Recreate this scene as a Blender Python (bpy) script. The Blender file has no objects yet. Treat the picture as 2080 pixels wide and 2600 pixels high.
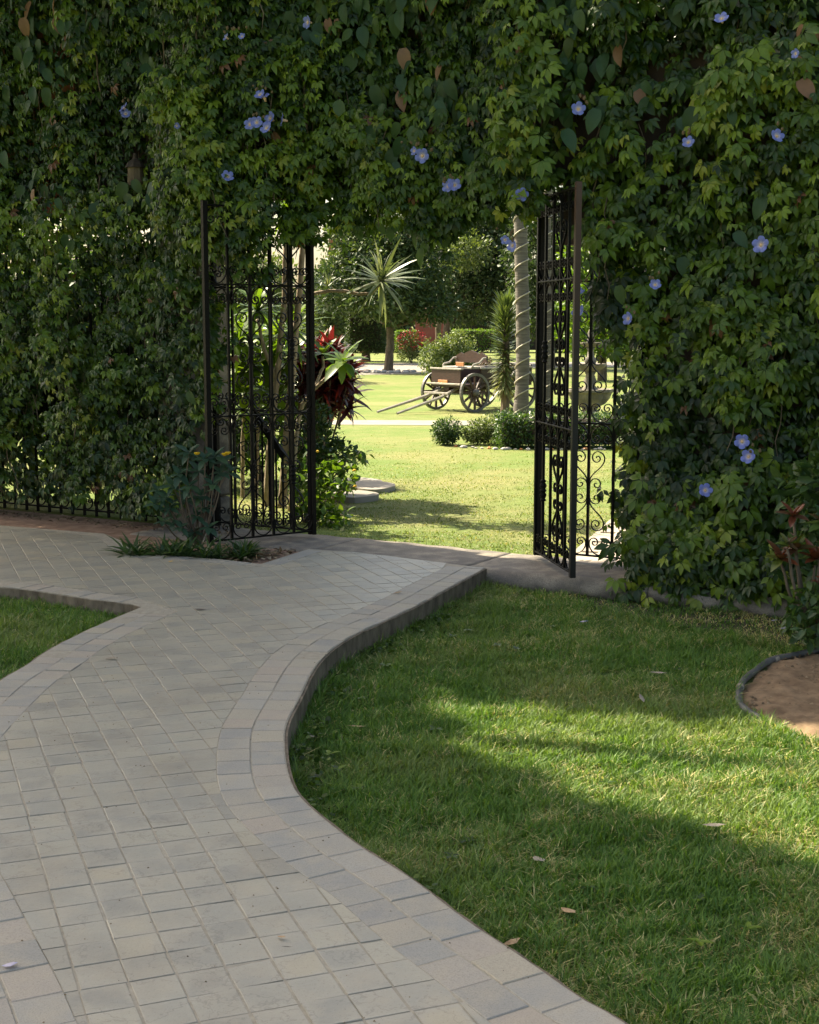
import bpy, math, random
import numpy as np
from mathutils import Vector, Matrix
rng = np.random.default_rng(11)
random.seed(5)
R_ = math.radians

# ------------------------------------------------------------------ camera, world, sun, exposure
scene = bpy.context.scene
col = scene.collection
FPX, HORIZON, EYE = 3500.0, 822.0, 1.6
PITCH = math.atan((1300 - HORIZON) / FPX)
cam_d = bpy.data.cameras.new('camera'); cam = bpy.data.objects.new('camera', cam_d); col.objects.link(cam)
cam.location = (0, 0, EYE); cam.rotation_euler = (R_(90) - PITCH, 0, 0)
cam_d.sensor_fit = 'HORIZONTAL'; cam_d.sensor_width = 36; cam_d.lens = 36 * FPX / 2080
cam_d.clip_end = 2000; cam_d.clip_start = 0.05
scene.camera = cam

SUN_EL, SUN_AZ = R_(46), R_(54)            # azimuth: to the left of straight ahead
to_sun = Vector((-math.sin(SUN_AZ) * math.cos(SUN_EL), math.cos(SUN_AZ) * math.cos(SUN_EL), math.sin(SUN_EL)))
world = bpy.data.worlds.new('World'); scene.world = world; world.use_nodes = True
wn = world.node_tree.nodes; bg = wn['Background']
sky = wn.new('ShaderNodeTexSky'); sky.sky_type = 'NISHITA'; sky.sun_disc = False
sky.sun_elevation = SUN_EL; sky.sun_rotation = -SUN_AZ
sky.air_density = 1.0; sky.dust_density = 4.0; sky.ozone_density = 0.6
world.node_tree.links.new(sky.outputs[0], bg.inputs[0]); bg.inputs[1].default_value = 0.11
sun_d = bpy.data.lights.new('sun', 'SUN'); sun = bpy.data.objects.new('sun', sun_d); col.objects.link(sun)
sun_d.energy = 5.0; sun_d.angle = R_(0.6); sun_d.color = (1.0, 0.93, 0.80)
sun.rotation_euler = to_sun.to_track_quat('Z', 'Y').to_euler()
vs = scene.view_settings
vs.view_transform = 'Standard'; vs.look = 'None'; vs.exposure = 1.65; vs.gamma = 1; vs.use_curve_mapping = False
vs.use_white_balance = True; vs.white_balance_temperature = 7450; vs.white_balance_tint = 6
scene.cycles.max_bounces = 8; scene.cycles.transparent_max_bounces = 8
scene.cycles.use_denoising = True

# ------------------------------------------------------------------ picture geometry -> place geometry
FW = np.array([0, math.cos(PITCH), -math.sin(PITCH)]); UPV = np.array([0, math.sin(PITCH), math.cos(PITCH)])
def ray(x, y): return FW + np.array([1., 0, 0]) * (x - 1040) / FPX + UPV * (1300 - y) / FPX
def g(x, y, z=0.0):
    d = ray(x, y); return np.array([0, 0, EYE]) + d * (z - EYE) / d[2]
def at(x, y, Y):
    d = ray(x, y); return np.array([0, 0, EYE]) + d * Y / d[1]
LH = np.array([-0.729, 10.385]); RH = np.array([0.876, 9.45])      # the two gate hinges
WD = (RH - LH) / np.linalg.norm(RH - LH); WNm = np.array([WD[1], -WD[0]])   # along the wall / towards the camera
OPEN = float(np.linalg.norm(RH - LH))
def wall_pt(s, o=0.0, z=0.0):
    p = LH + WD * s + WNm * o; return np.array([p[0], p[1], z])
def px_wall(x, y, o=0.3):
    d = ray(x, y); b = LH + WNm * o
    t = (WNm @ b) / (WNm @ d[:2]); P = np.array([0, 0, EYE]) + d * t
    return float((P[:2] - b) @ WD), float(P[2])

# ------------------------------------------------------------------ mesh helpers
def mk_mesh(name, V, F, mat=None, smooth=False, tint=None):
    V = np.asarray(V, dtype=np.float32).reshape(-1, 3)
    me = bpy.data.meshes.new(name)
    if isinstance(F, np.ndarray):
        k = F.shape[1]; n = len(F)
        me.vertices.add(len(V)); me.vertices.foreach_set('co', V.ravel())
        me.loops.add(n * k); me.loops.foreach_set('vertex_index', F.astype(np.int32).ravel())
        me.polygons.add(n); me.polygons.foreach_set('loop_start', np.arange(0, n * k, k, dtype=np.int32))
        me.update(calc_edges=True)
    else:
        me.from_pydata([tuple(v) for v in V.tolist()], [], F); me.update()
    if tint is not None:
        a = me.attributes.new('tint', 'FLOAT', 'FACE'); a.data.foreach_set('value', np.asarray(tint, dtype=np.float32))
    if smooth: me.polygons.foreach_set('use_smooth', np.ones(len(me.polygons), dtype=bool))
    if mat: me.materials.append(mat)
    return me
def link(name, me, parent=None, loc=(0, 0, 0), rot=(0, 0, 0), scale=None):
    o = bpy.data.objects.new(name, me); col.objects.link(o)
    if parent: o.parent = parent
    o.location = loc; o.rotation_euler = rot
    if scale is not None: o.scale = (scale,) * 3 if not hasattr(scale, '__len__') else scale
    return o
class MB:
    def __init__(s): s.V = []; s.F = []
    def add(s, V, F):
        o = len(s.V); s.V += [tuple(map(float, v)) for v in V]; s.F += [tuple(i + o for i in f) for f in F]; return s
    def box(s, c, d, rz=0.0, M=None):
        x, y, z = d[0] / 2, d[1] / 2, d[2] / 2
        P = [(-x, -y, -z), (x, -y, -z), (x, y, -z), (-x, y, -z), (-x, -y, z), (x, -y, z), (x, y, z), (-x, y, z)]
        if M is None: M = Matrix.Rotation(rz, 3, 'Z')
        P = [M @ Vector(p) + Vector(c) for p in P]
        return s.add(P, [(0, 3, 2, 1), (4, 5, 6, 7), (0, 1, 5, 4), (1, 2, 6, 5), (2, 3, 7, 6), (3, 0, 4, 7)])
    def cbox(s, c, d, b, rz=0.0, M=None):          # box with chamfered edges
        x, y, z = d[0] / 2, d[1] / 2, d[2] / 2
        P = []
        for sz in (-1, 1):
            for zz, q in (((z - b) if sz > 0 else -z, 0 if sz > 0 else b), (z if sz > 0 else -(z - b), b if sz > 0 else 0)):
                for sx, sy in ((-1, -1), (1, -1), (1, 1), (-1, 1)): P.append((sx * (x - q), sy * (y - q), zz))
        if M is None: M = Matrix.Rotation(rz, 3, 'Z')
        P = [M @ Vector(p) + Vector(c) for p in P]
        F = [(3, 2, 1, 0), (12, 13, 14, 15)]
        for k in range(3):
            for i in range(4): F.append((4 * k + i, 4 * k + (i + 1) % 4, 4 * k + 4 + (i + 1) % 4, 4 * k + 4 + i))
        return s.add(P, F)
    def tube(s, pts, rad, n=6, cap=True):
        pts = [Vector(p) for p in pts]; m = len(pts)
        if not hasattr(rad, '__len__'): rad = [rad] * m
        V = []; ref = Vector((0, 0, 1))
        for i, p in enumerate(pts):
            t = (pts[min(i + 1, m - 1)] - pts[max(i - 1, 0)])
            t = t.normalized() if t.length > 1e-9 else Vector((0, 0, 1))
            if abs(t.dot(ref)) > 0.95: ref = Vector((1, 0, 0)) if abs(t.x) < 0.9 else Vector((0, 1, 0))
            a = (ref - t * ref.dot(t)).normalized(); b = t.cross(a); ref = a
            for k in range(n):
                an = 2 * math.pi * k / n; V.append(p + (a * math.cos(an) + b * math.sin(an)) * rad[i])
        F = []
        for i in range(m - 1):
            for k in range(n): F.append((i * n + k, i * n + (k + 1) % n, (i + 1) * n + (k + 1) % n, (i + 1) * n + k))
        if cap: F += [tuple(range(n - 1, -1, -1)), tuple((m - 1) * n + k for k in range(n))]
        return s.add(V, F)
    def lathe(s, prof, c=(0, 0, 0), n=20, wob=None):
        V = []; F = []
        for i, (r, z) in enumerate(prof):
            for k in range(n):
                a = 2 * math.pi * k / n; rr = r * (1 + (wob(a, i) if wob else 0))
                V.append((c[0] + rr * math.cos(a), c[1] + rr * math.sin(a), c[2] + z))
        for i in range(len(prof) - 1):
            for k in range(n): F.append((i * n + k, i * n + (k + 1) % n, (i + 1) * n + (k + 1) % n, (i + 1) * n + k))
        F += [tuple(range(n - 1, -1, -1)), tuple((len(prof) - 1) * n + k for k in range(n))]
        return s.add(V, F)
    def strip(s, pts, wid, thick):                   # flat bar bent along a path in the XZ plane, wid along Y
        m = len(pts); V = []
        for i, p in enumerate(pts):
            a = pts[max(i - 1, 0)]; b = pts[min(i + 1, m - 1)]
            tx, tz = b[0] - a[0], b[1] - a[1]; l = math.hypot(tx, tz) or 1; nx, nz = -tz / l, tx / l
            for sy, sn in ((-1, -1), (1, -1), (1, 1), (-1, 1)):
                V.append((p[0] + nx * sn * thick / 2, sy * wid / 2, p[1] + nz * sn * thick / 2))
        F = [(3, 2, 1, 0), tuple(4 * (m - 1) + i for i in range(4))]
        for i in range(m - 1):
            for k in range(4): F.append((4 * i + k, 4 * i + (k + 1) % 4, 4 * i + 4 + (k + 1) % 4, 4 * i + 4 + k))
        return s.add(V, F)
    def prism(s, poly, z0, z1):
        n = len(poly)
        a = sum(poly[i][0] * poly[(i + 1) % n][1] - poly[(i + 1) % n][0] * poly[i][1] for i in range(n))
        if a < 0: poly = poly[::-1]
        V = [(p[0], p[1], z0) for p in poly] + [(p[0], p[1], z1) for p in poly]
        F = [tuple(range(n - 1, -1, -1)), tuple(range(n, 2 * n))] + [(i, (i + 1) % n, n + (i + 1) % n, n + i) for i in range(n)]
        return s.add(V, F)
    def mesh(s, name, mat, smooth=False): return mk_mesh(name, np.array(s.V), s.F, mat, smooth)
    def obj(s, name, mat, parent=None, smooth=False, world=True):
        if parent is not None and world:
            L = np.array(parent.location); s.V = [tuple(np.array(v) - L) for v in s.V]
        return link(name, s.mesh(name, mat, smooth), parent)
def tag(o, label, cat, group=None):
    o['label'] = label; o['category'] = cat
    if group: o['group'] = group
    return o
def thing(name, label, cat, loc=(0, 0, 0), rz=0.0, group=None):
    o = bpy.data.objects.new(name, None); col.objects.link(o); o.empty_display_size = 0.1
    o.location = tuple(map(float, loc)); o.rotation_euler = (0, 0, rz); return tag(o, label, cat, group)
def struct(o): o['kind'] = 'structure'; return o
def stuff(o): o['kind'] = 'stuff'; return o
def in_poly(x, y, poly):
    x = np.asarray(x); y = np.asarray(y); ins = np.zeros(x.shape, bool); n = len(poly)
    for i in range(n):
        x1, y1 = poly[i][:2]; x2, y2 = poly[(i + 1) % n][:2]
        if y1 == y2: continue
        ins ^= ((y1 > y) != (y2 > y)) & (x < (x2 - x1) * (y - y1) / (y2 - y1) + x1)
    return ins
def in_poly1(x, y, poly):
    ins = False; n = len(poly); x2, y2 = poly[-1][:2]
    for q in poly:
        x1, y1 = q[0], q[1]
        if (y1 > y) != (y2 > y) and x < (x2 - x1) * (y - y1) / (y2 - y1) + x1: ins = not ins
        x2, y2 = x1, y1
    return ins
_ph = rng.uniform(0, 6.28, (8, 3)); _dr = rng.uniform(-1, 1, (8, 2))
def noise2(x, y, f=1.0):
    v = 0
    for i in range(8):
        k = f * (0.6 + 0.35 * i); v = v + np.sin(k * (x * _dr[i, 0] + y * _dr[i, 1]) * 2 + _ph[i, 0]) * np.cos(k * (x * _dr[i, 1] - y * _dr[i, 0]) * 1.7 + _ph[i, 1])
    return v / 3.0
def smooth_curve(pts, step):
    P = np.array(pts, float); P = np.vstack([2 * P[0] - P[1], P, 2 * P[-1] - P[-2]]); out = []
    for i in range(1, len(P) - 2):
        a, b, c, d = P[i - 1:i + 3]
        for t in np.linspace(0, 1, 14, endpoint=False):
            out.append(0.5 * (2 * b + (c - a) * t + (2 * a - 5 * b + 4 * c - d) * t * t + (3 * b - a - 3 * c + d) * t ** 3))
    out.append(P[-2]); out = np.array(out)
    L = np.r_[0, np.cumsum(np.linalg.norm(np.diff(out, axis=0), axis=1))]; n = max(2, int(round(L[-1] / step)))
    return np.stack([np.interp(np.linspace(0, L[-1], n + 1), L, out[:, k]) for k in range(out.shape[1])], 1)
def offset_curve(C, d):                              # + = to the left of travel
    T = np.gradient(C, axis=0); T /= np.linalg.norm(T, axis=1)[:, None]
    for _ in range(3): T[1:-1] = (T[:-2] + 2 * T[1:-1] + T[2:]) / 4
    N = np.stack([-T[:, 1], T[:, 0]], 1); return C + N * d
def basis(Y, Z):
    Y = Y / np.linalg.norm(Y, axis=1)[:, None]
    Z = Z - Y * (Z * Y).sum(1)[:, None]; Z /= np.linalg.norm(Z, axis=1)[:, None] + 1e-9
    X = np.cross(Y, Z); return np.stack([X, Y, Z], 2)
def scatter(name, tpl, P, B, S, tint, mat, parent=None, smooth=False):
    TV, TF = tpl; n = len(P); L = np.array(parent.location) if parent else np.zeros(3)
    V = np.einsum('nij,vj->nvi', B, TV) * np.asarray(S)[:, None, None] + (P - L)[:, None, :]
    F = TF[None] + (np.arange(n) * len(TV))[:, None, None]
    me = mk_mesh(name, V.reshape(-1, 3), F.reshape(-1, TF.shape[1]), mat, smooth, np.repeat(tint, len(TF)))
    return link(name, me, parent)
def rand_dir(n):
    v = rng.normal(size=(n, 3)); return v / np.linalg.norm(v, axis=1)[:, None]

# ------------------------------------------------------------------ materials
class NT:
    def __init__(s, name):
        s.m = bpy.data.materials.new(name); s.m.use_nodes = True; s.t = s.m.node_tree; s.n = s.t.nodes
        s.b = s.n['Principled BSDF']; s.out = s.n['Material Output']
    def new(s, t, **k):
        x = s.n.new(t)
        for a, v in k.items(): setattr(x, a, v)
        return x
    def l(s, a, b): s.t.links.new(a, b)
    def coord(s, kind='Object'):
        if kind == 'World': return s.new('ShaderNodeNewGeometry').outputs['Position']
        return s.new('ShaderNodeTexCoord').outputs[kind]
    def noise(s, vec, scale, detail=4, rough=0.55):
        x = s.new('ShaderNodeTexNoise'); x.inputs['Scale'].default_value = scale; x.inputs['Detail'].default_value = detail
        x.inputs['Roughness'].default_value = rough
        if vec is not None: s.l(vec, x.inputs['Vector'])
        return x.outputs['Fac']
    def ramp(s, fac, stops, interp='LINEAR'):
        x = s.new('ShaderNodeValToRGB'); e = x.color_ramp; e.interpolation = interp
        while len(e.elements) < len(stops): e.elements.new(0.5)
        for q, (p, c) in zip(e.elements, stops): q.position = p; q.color = (*c, 1) if len(c) == 3 else c
        s.l(fac, x.inputs[0]); return x.outputs['Color']
    def mix(s, fac, a, b, mode='MIX'):
        x = s.new('ShaderNodeMix', data_type='RGBA', blend_type=mode)
        for sock, v in ((x.inputs[0], fac), (x.inputs[6], a), (x.inputs[7], b)):
            if hasattr(v, 'links'): s.l(v, sock)
            else: sock.default_value = (*v, 1) if hasattr(v, '__len__') else v
        return x.outputs[2]
    def math(s, op, a, b=0.0):
        x = s.new('ShaderNodeMath', operation=op)
        for sock, v in ((x.inputs[0], a), (x.inputs[1], b)):
            if hasattr(v, 'links'): s.l(v, sock)
            else: sock.default_value = v
        return x.outputs[0]
    def attr(s, name): return s.new('ShaderNodeAttribute', attribute_name=name).outputs['Fac']
    def bump(s, h, strength=0.3, dist=0.01):
        x = s.new('ShaderNodeBump'); x.inputs['Strength'].default_value = strength; x.inputs['Distance'].default_value = dist
        s.l(h, x.inputs['Height']); s.l(x.outputs[0], s.b.inputs['Normal']); return x.outputs[0]
    def base(s, c):
        if hasattr(c, 'links'): s.l(c, s.b.inputs['Base Color'])
        else: s.b.inputs['Base Color'].default_value = (*c, 1)
    def rough(s, v, spec=None, metal=None):
        if hasattr(v, 'links'): s.l(v, s.b.inputs['Roughness'])
        else: s.b.inputs['Roughness'].default_value = v
        if spec is not None: s.b.inputs['Specular IOR Level'].default_value = spec
        if metal is not None: s.b.inputs['Metallic'].default_value = metal
    def translucent(s, c, f):
        t = s.new('ShaderNodeBsdfTranslucent'); m = s.new('ShaderNodeMixShader'); m.inputs[0].default_value = f
        if hasattr(c, 'links'): s.l(c, t.inputs[0])
        else: t.inputs[0].default_value = (*c, 1)
        s.l(s.b.outputs[0], m.inputs[1]); s.l(t.outputs[0], m.inputs[2]); s.l(m.outputs[0], s.out.inputs[0])
def m_leaf(name, stops, trans=0.3, rough=0.45, spec=0.4, tcol=(1.5, 1.45, 0.55), var=0.35):
    k = NT(name); c = k.ramp(k.attr('tint'), stops)
    nz = k.noise(k.coord('World'), 38, 2)
    c = k.mix(k.math('MULTIPLY', nz, var), c, (0.012, 0.02, 0.006))
    k.base(c); k.rough(rough, spec)
    if trans: k.translucent(k.mix(1.0, c, tcol, 'MULTIPLY'), trans)
    return k.m
def m_stone(name, stops, scale=6, speck=0.0, rough=0.8, bump=0.3, per='rand', dirt=(0.1, 0.09, 0.075), edge=False, cracks=False):
    k = NT(name); co = k.coord('World')
    r1 = k.new('ShaderNodeObjectInfo').outputs['Random']; r2 = k.new('ShaderNodeNewGeometry').outputs['Random Per Island']
    rnd = k.math('FRACT', k.math('ADD', r1, k.math('MULTIPLY', r2, 0.999))) if per == 'rand' else k.noise(co, 1.3)
    c = k.ramp(rnd, stops)
    n1 = k.noise(co, scale, 5, 0.6); c = k.mix(k.ramp(n1, [(0.42, (0, 0, 0)), (0.68, (1, 1, 1))]), c, k.mix(0.55, c, (0.43, 0.37, 0.28)))
    n2 = k.noise(co, scale * 9, 4, 0.7); c = k.mix(k.math('MULTIPLY', n2, 0.35), c, k.mix(0.5, c, dirt))
    if speck:
        n3 = k.noise(co, 210, 2, 0.8); c = k.mix(k.ramp(n3, [(0.5, (0, 0, 0)), (0.62, (speck,) * 3)]), c, (0.08, 0.07, 0.065))
    if edge:
        oc = k.coord('Object'); sx = k.new('ShaderNodeSeparateXYZ'); k.l(oc, sx.inputs[0])
        ex = k.math('MAXIMUM', k.math('MULTIPLY', k.math('ABSOLUTE', sx.outputs[0]), 17.5), k.math('MULTIPLY', k.math('ABSOLUTE', sx.outputs[1]), 16.2))
        ef = k.math('ADD', ex, k.math('MULTIPLY', k.math('SUBTRACT', n1, 0.5), 2.2))
        c = k.mix(k.ramp(ef, [(0.55, (0, 0, 0)), (1.0, (0.75,) * 3)]), c, (0.36, 0.33, 0.27))
    if cracks:
        n6 = k.noise(co, 1.7, 5, 0.65); c = k.mix(k.ramp(n6, [(0.48, (0, 0, 0)), (0.66, (0.45,) * 3)]), c, k.mix(0.6, c, (0.20, 0.165, 0.12)))
        n7 = k.noise(co, 150, 2, 0.8); c = k.mix(k.ramp(n7, [(0.6, (0, 0, 0)), (0.68, (0.35,) * 3)]), c, (0.13, 0.115, 0.095))
        n5 = k.noise(co, 3.6, 5, 0.6); c = k.mix(k.ramp(n5, [(0.492, (0, 0, 0)), (0.4985, (0.26,) * 3), (0.5015, (0.26,) * 3), (0.508, (0, 0, 0))]), c, (0.10, 0.09, 0.075))
    k.base(c); k.rough(rough, 0.35); h = k.math('ADD', k.math('MULTIPLY', n2, 0.5), n1); k.bump(h, bump, 0.006)
    return k.m
def m_plain(name, c1, c2, scale=8, rough=0.7, bump=0.3, spec=0.4, metal=0.0, stretch=None, dist=0.01):
    k = NT(name); co = k.coord('Object')
    if stretch:
        mp = k.new('ShaderNodeMapping'); mp.inputs['Scale'].default_value = stretch; k.l(co, mp.inputs[0]); co = mp.outputs[0]
    n = k.noise(co, scale, 5, 0.6); k.base(k.ramp(n, [(0.32, c1), (0.7, c2)])); k.rough(rough, spec, metal)
    if bump: k.bump(n, bump, dist)
    return k.m
M = {}
M['tile'] = m_stone('grey_tile', [(0, (0.29, 0.276, 0.236)), (0.35, (0.33, 0.313, 0.265)), (0.7, (0.362, 0.339, 0.279)), (0.9, (0.395, 0.362, 0.285)), (1, (0.41, 0.362, 0.272))], 7, 0.0, 0.46, 0.5, cracks=True)
M['tile_near'] = m_stone('grey_tile_cream_edge', [(0, (0.29, 0.276, 0.236)), (0.35, (0.33, 0.313, 0.265)), (0.7, (0.362, 0.339, 0.279)), (0.9, (0.395, 0.362, 0.285)), (1, (0.41, 0.362, 0.272))], 7, 0.0, 0.46, 0.5, edge=True, cracks=True)
M['border'] = m_stone('border_stone', [(0, (0.37, 0.335, 0.275)), (0.2, (0.31, 0.30, 0.27)), (0.4, (0.385, 0.325, 0.265)), (0.6, (0.375, 0.35, 0.30)), (0.8, (0.29, 0.28, 0.255)), (1, (0.40, 0.355, 0.275))], 9, 0.25, 0.7, 0.5)
M['mortar'] = m_plain('sand_mortar', (0.27, 0.24, 0.19), (0.38, 0.34, 0.27), 30, 0.95, 0.5)
M['kerb'] = m_plain('kerb_concrete', (0.085, 0.064, 0.044), (0.22, 0.175, 0.125), 14, 0.95, 1.0, stretch=(1, 1, 0.5), dist=.02)
M['granite'] = m_stone('granite', [(0, (0.11, 0.096, 0.082)), (1, (0.185, 0.16, 0.135))], 7, 0.75, 0.8, 1.0, per='noise')
M['pillar'] = m_stone('rough_granite', [(0, (0.08, 0.068, 0.056)), (1, (0.15, 0.128, 0.105))], 6, 0.8, 0.9, 1.0)
M['soil'] = m_plain('red_soil', (0.17, 0.095, 0.06), (0.30, 0.19, 0.13), 12, 0.95, 0.6)
M['shade_soil'] = m_plain('soil_painted_shade', (0.03, 0.022, 0.016), (0.075, 0.055, 0.04), 16, 0.95, 0.8)  # bare soil, its colour darkened for the deep shade under the creeper
M['shade_wall'] = m_plain('gap_shade_stucco', (0.03, 0.022, 0.018), (0.065, 0.042, 0.032), 5, 0.95, 0.6)  # stucco colour darkened to stand for the shade in creeper gaps
M['sand'] = m_plain('sandy_soil', (0.12, 0.075, 0.042), (0.27, 0.18, 0.105), 14, 0.95, 0.8)
M['terracotta'] = m_plain('terracotta_stucco', (0.26, 0.085, 0.05), (0.38, 0.14, 0.085), 4, 0.9, 0.4)
M['brick'] = m_plain('dark_red_stucco', (0.20, 0.055, 0.045), (0.27, 0.085, 0.065), 2, 0.9, 0.2)
M['iron'] = m_plain('black_iron', (0.003, 0.003, 0.003), (0.008, 0.007, 0.006), 40, 0.5, 0.25, 0.1)
M['bark'] = m_plain('bark', (0.07, 0.05, 0.035), (0.19, 0.145, 0.10), 22, 0.95, 0.9, stretch=(1, 1, 0.25))
M['palebark'] = m_plain('pale_bark', (0.20, 0.15, 0.10), (0.36, 0.29, 0.21), 26, 0.9, 0.7, stretch=(1, 1, 0.5))
M['palm'] = m_plain('palm_bark', (0.075, 0.065, 0.057), (0.16, 0.143, 0.126), 16, 0.9, 0.8, stretch=(0.3, 0.3, 3))
M['rope'] = m_plain('light_rope', (0.30, 0.265, 0.20), (0.42, 0.38, 0.30), 20, 0.6, 0.0)
M['wood'] = m_plain('dark_red_wood', (0.022, 0.009, 0.006), (0.055, 0.022, 0.014), 14, 0.5, 0.3, stretch=(1, 1, 4))
M['weathered'] = m_plain('weathered_wood', (0.22, 0.20, 0.17), (0.42, 0.38, 0.33), 14, 0.7, 0.3)
M['orange'] = m_plain('orange_board', (0.42, 0.17, 0.06), (0.55, 0.24, 0.09), 14, 0.6, 0.1)
M['tyre'] = m_plain('iron_tyre', (0.06, 0.055, 0.05), (0.15, 0.14, 0.13), 14, 0.4, 0.2, 0.5)
M['fountain'] = m_stone('fountain_stone', [(0, (0.10, 0.093, 0.082)), (1, (0.17, 0.155, 0.135))], 5, 0.3, 0.85, 0.6, per='noise')
M['white'] = m_plain('white_stone', (0.34, 0.32, 0.295), (0.52, 0.49, 0.45), 6, 0.85, 0.4)
M['paving'] = m_plain('pale_paving', (0.19, 0.175, 0.15), (0.27, 0.245, 0.21), 3, 0.85, 0.3)
M['pinkpave'] = m_stone('pink_paving', [(0, (0.40, 0.335, 0.28)), (1, (0.50, 0.43, 0.36))], 6, 0.0, 0.85, 0.3)
M['hose'] = m_plain('grey_hose', (0.06, 0.06, 0.06), (0.13, 0.128, 0.12), 10, 0.6, 0.2)
M['dry'] = m_plain('dry_leaf', (0.26, 0.16, 0.08), (0.45, 0.32, 0.19), 30, 0.8, 0.3)
M['paledry'] = m_plain('pale_dry_leaf', (0.22, 0.185, 0.14), (0.36, 0.31, 0.25), 30, 0.9, 0.3)
M['dark'] = m_plain('dark_twig', (0.03, 0.022, 0.018), (0.07, 0.05, 0.04), 30, 0.8, 0.3)
M['yellow'] = m_plain('yellow_petal', (0.6, 0.33, 0.01), (0.75, 0.48, 0.02), 30, 0.6, 0.0)
M['throat'] = m_plain('orange_throat', (0.55, 0.33, 0.18), (0.75, 0.55, 0.35), 30, 0.6, 0.0)
M['vine'] = m_leaf('creeper_leaf', [(0, (0.011, 0.030, 0.006)), (0.35, (0.027, 0.066, 0.009)), (0.62, (0.092, 0.165, 0.013)), (0.85, (0.20, 0.285, 0.024)), (0.93, (0.25, 0.27, 0.035)), (0.97, (0.22, 0.10, 0.05)), (1, (0.16, 0.07, 0.04))], 0.26, 0.40, 0.38)
M['vine2'] = m_leaf('broad_vine_leaf', [(0, (0.018, 0.055, 0.02)), (0.5, (0.032, 0.088, 0.028)), (0.8, (0.07, 0.12, 0.028)), (0.9, (0.12, 0.14, 0.05)), (0.93, (0.24, 0.12, 0.06)), (1, (0.30, 0.17, 0.11))], 0.22, 0.5, 0.4)
M['tree'] = m_leaf('tree_leaf', [(0, (0.027, 0.054, 0.027)), (0.5, (0.054, 0.096, 0.037)), (1, (0.14, 0.185, 0.068))], 0.25, 0.5, 0.35)
M['treelight'] = m_leaf('light_tree_leaf', [(0, (0.07, 0.11, 0.04)), (0.5, (0.12, 0.17, 0.06)), (1, (0.19, 0.235, 0.10))], 0.3, 0.5, 0.35)
M['shrub'] = m_leaf('shrub_leaf', [(0, (0.022, 0.06, 0.02)), (0.5, (0.05, 0.105, 0.026)), (1, (0.11, 0.17, 0.04))], 0.3, 0.4, 0.5)
M['bright'] = m_leaf('bright_leaf', [(0, (0.07, 0.15, 0.02)), (0.5, (0.11, 0.20, 0.025)), (1, (0.18, 0.26, 0.04))], 0.42, 0.4, 0.45)
M['blue_leaf'] = m_leaf('blue_green_leaf', [(0, (0.022, 0.062, 0.038)), (0.5, (0.036, 0.088, 0.05)), (1, (0.07, 0.13, 0.05))], 0.2, 0.5, 0.4)
M['strap'] = m_leaf('grey_strap_leaf', [(0, (0.10, 0.15, 0.08)), (0.5, (0.17, 0.22, 0.13)), (1, (0.28, 0.31, 0.20))], 0.25, 0.4, 0.5)
M['yuccaleaf'] = m_leaf('yucca_leaf', [(0, (0.09, 0.14, 0.05)), (0.5, (0.14, 0.18, 0.07)), (1, (0.30, 0.27, 0.16))], 0.25, 0.45, 0.4)
M['red'] = m_leaf('red_strap_leaf', [(0, (0.025, 0.010, 0.014)), (0.55, (0.07, 0.014, 0.018)), (0.8, (0.17, 0.024, 0.028)), (1, (0.36, 0.06, 0.05))], 0.3, 0.35, 0.5, (1.6, 0.7, 0.6))
M['croton'] = m_leaf('croton_leaf', [(0, (0.03, 0.08, 0.02)), (0.3, (0.10, 0.15, 0.02)), (0.5, (0.13, 0.07, 0.04)), (0.75, (0.17, 0.05, 0.03)), (1, (0.26, 0.07, 0.03))], 0.2, 0.35, 0.5, (1.4, 1.0, 0.6))
M['bract'] = m_leaf('red_bract', [(0, (0.40, 0.02, 0.04)), (1, (0.62, 0.05, 0.09))], 0.3, 0.5, 0.3, (1.3, 0.6, 0.6))
M['litter'] = m_leaf('leaf_litter', [(0, (0.09, 0.06, 0.035)), (0.5, (0.22, 0.15, 0.085)), (1, (0.38, 0.29, 0.19))], 0.0, 0.8, 0.3)
def m_petal():
    k = NT('blue_petal'); r = k.new('ShaderNodeTexCoord').outputs['Object']
    ln = k.new('ShaderNodeVectorMath', operation='LENGTH'); k.l(r, ln.inputs[0])
    c = k.ramp(k.math('MULTIPLY', ln.outputs['Value'], 20.0), [(0.2, (0.55, 0.50, 0.60)), (0.5, (0.21, 0.24, 0.56)), (1, (0.17, 0.22, 0.58))])
    k.base(c); k.rough(0.6, 0.3); k.translucent(c, 0.25); return k.m
M['petal'] = m_petal()
def m_grass(name, lo, mid, hi, straw, trans=0.35):
    k = NT(name); w = k.coord('World')
    patch = k.noise(w, 0.9, 3); t = k.attr('tint')
    c = k.ramp(t, [(0, lo), (0.45, mid), (0.8, hi), (0.84, straw), (1, tuple(min(1, v * 1.35) for v in straw))])
    c = k.mix(k.ramp(patch, [(0.45, (0, 0, 0)), (0.72, (0.28,) * 3)]), c, straw)
    k.base(c); k.rough(0.5, 0.35); k.translucent(k.mix(1.0, c, (1.4, 1.4, 0.6), 'MULTIPLY'), trans); return k.m
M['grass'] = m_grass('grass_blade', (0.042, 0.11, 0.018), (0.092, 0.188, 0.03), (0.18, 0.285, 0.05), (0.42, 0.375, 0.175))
M['grass2'] = m_grass('sunny_grass_blade', (0.08, 0.138, 0.024), (0.118, 0.172, 0.034), (0.158, 0.205, 0.048), (0.245, 0.22, 0.095))
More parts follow.
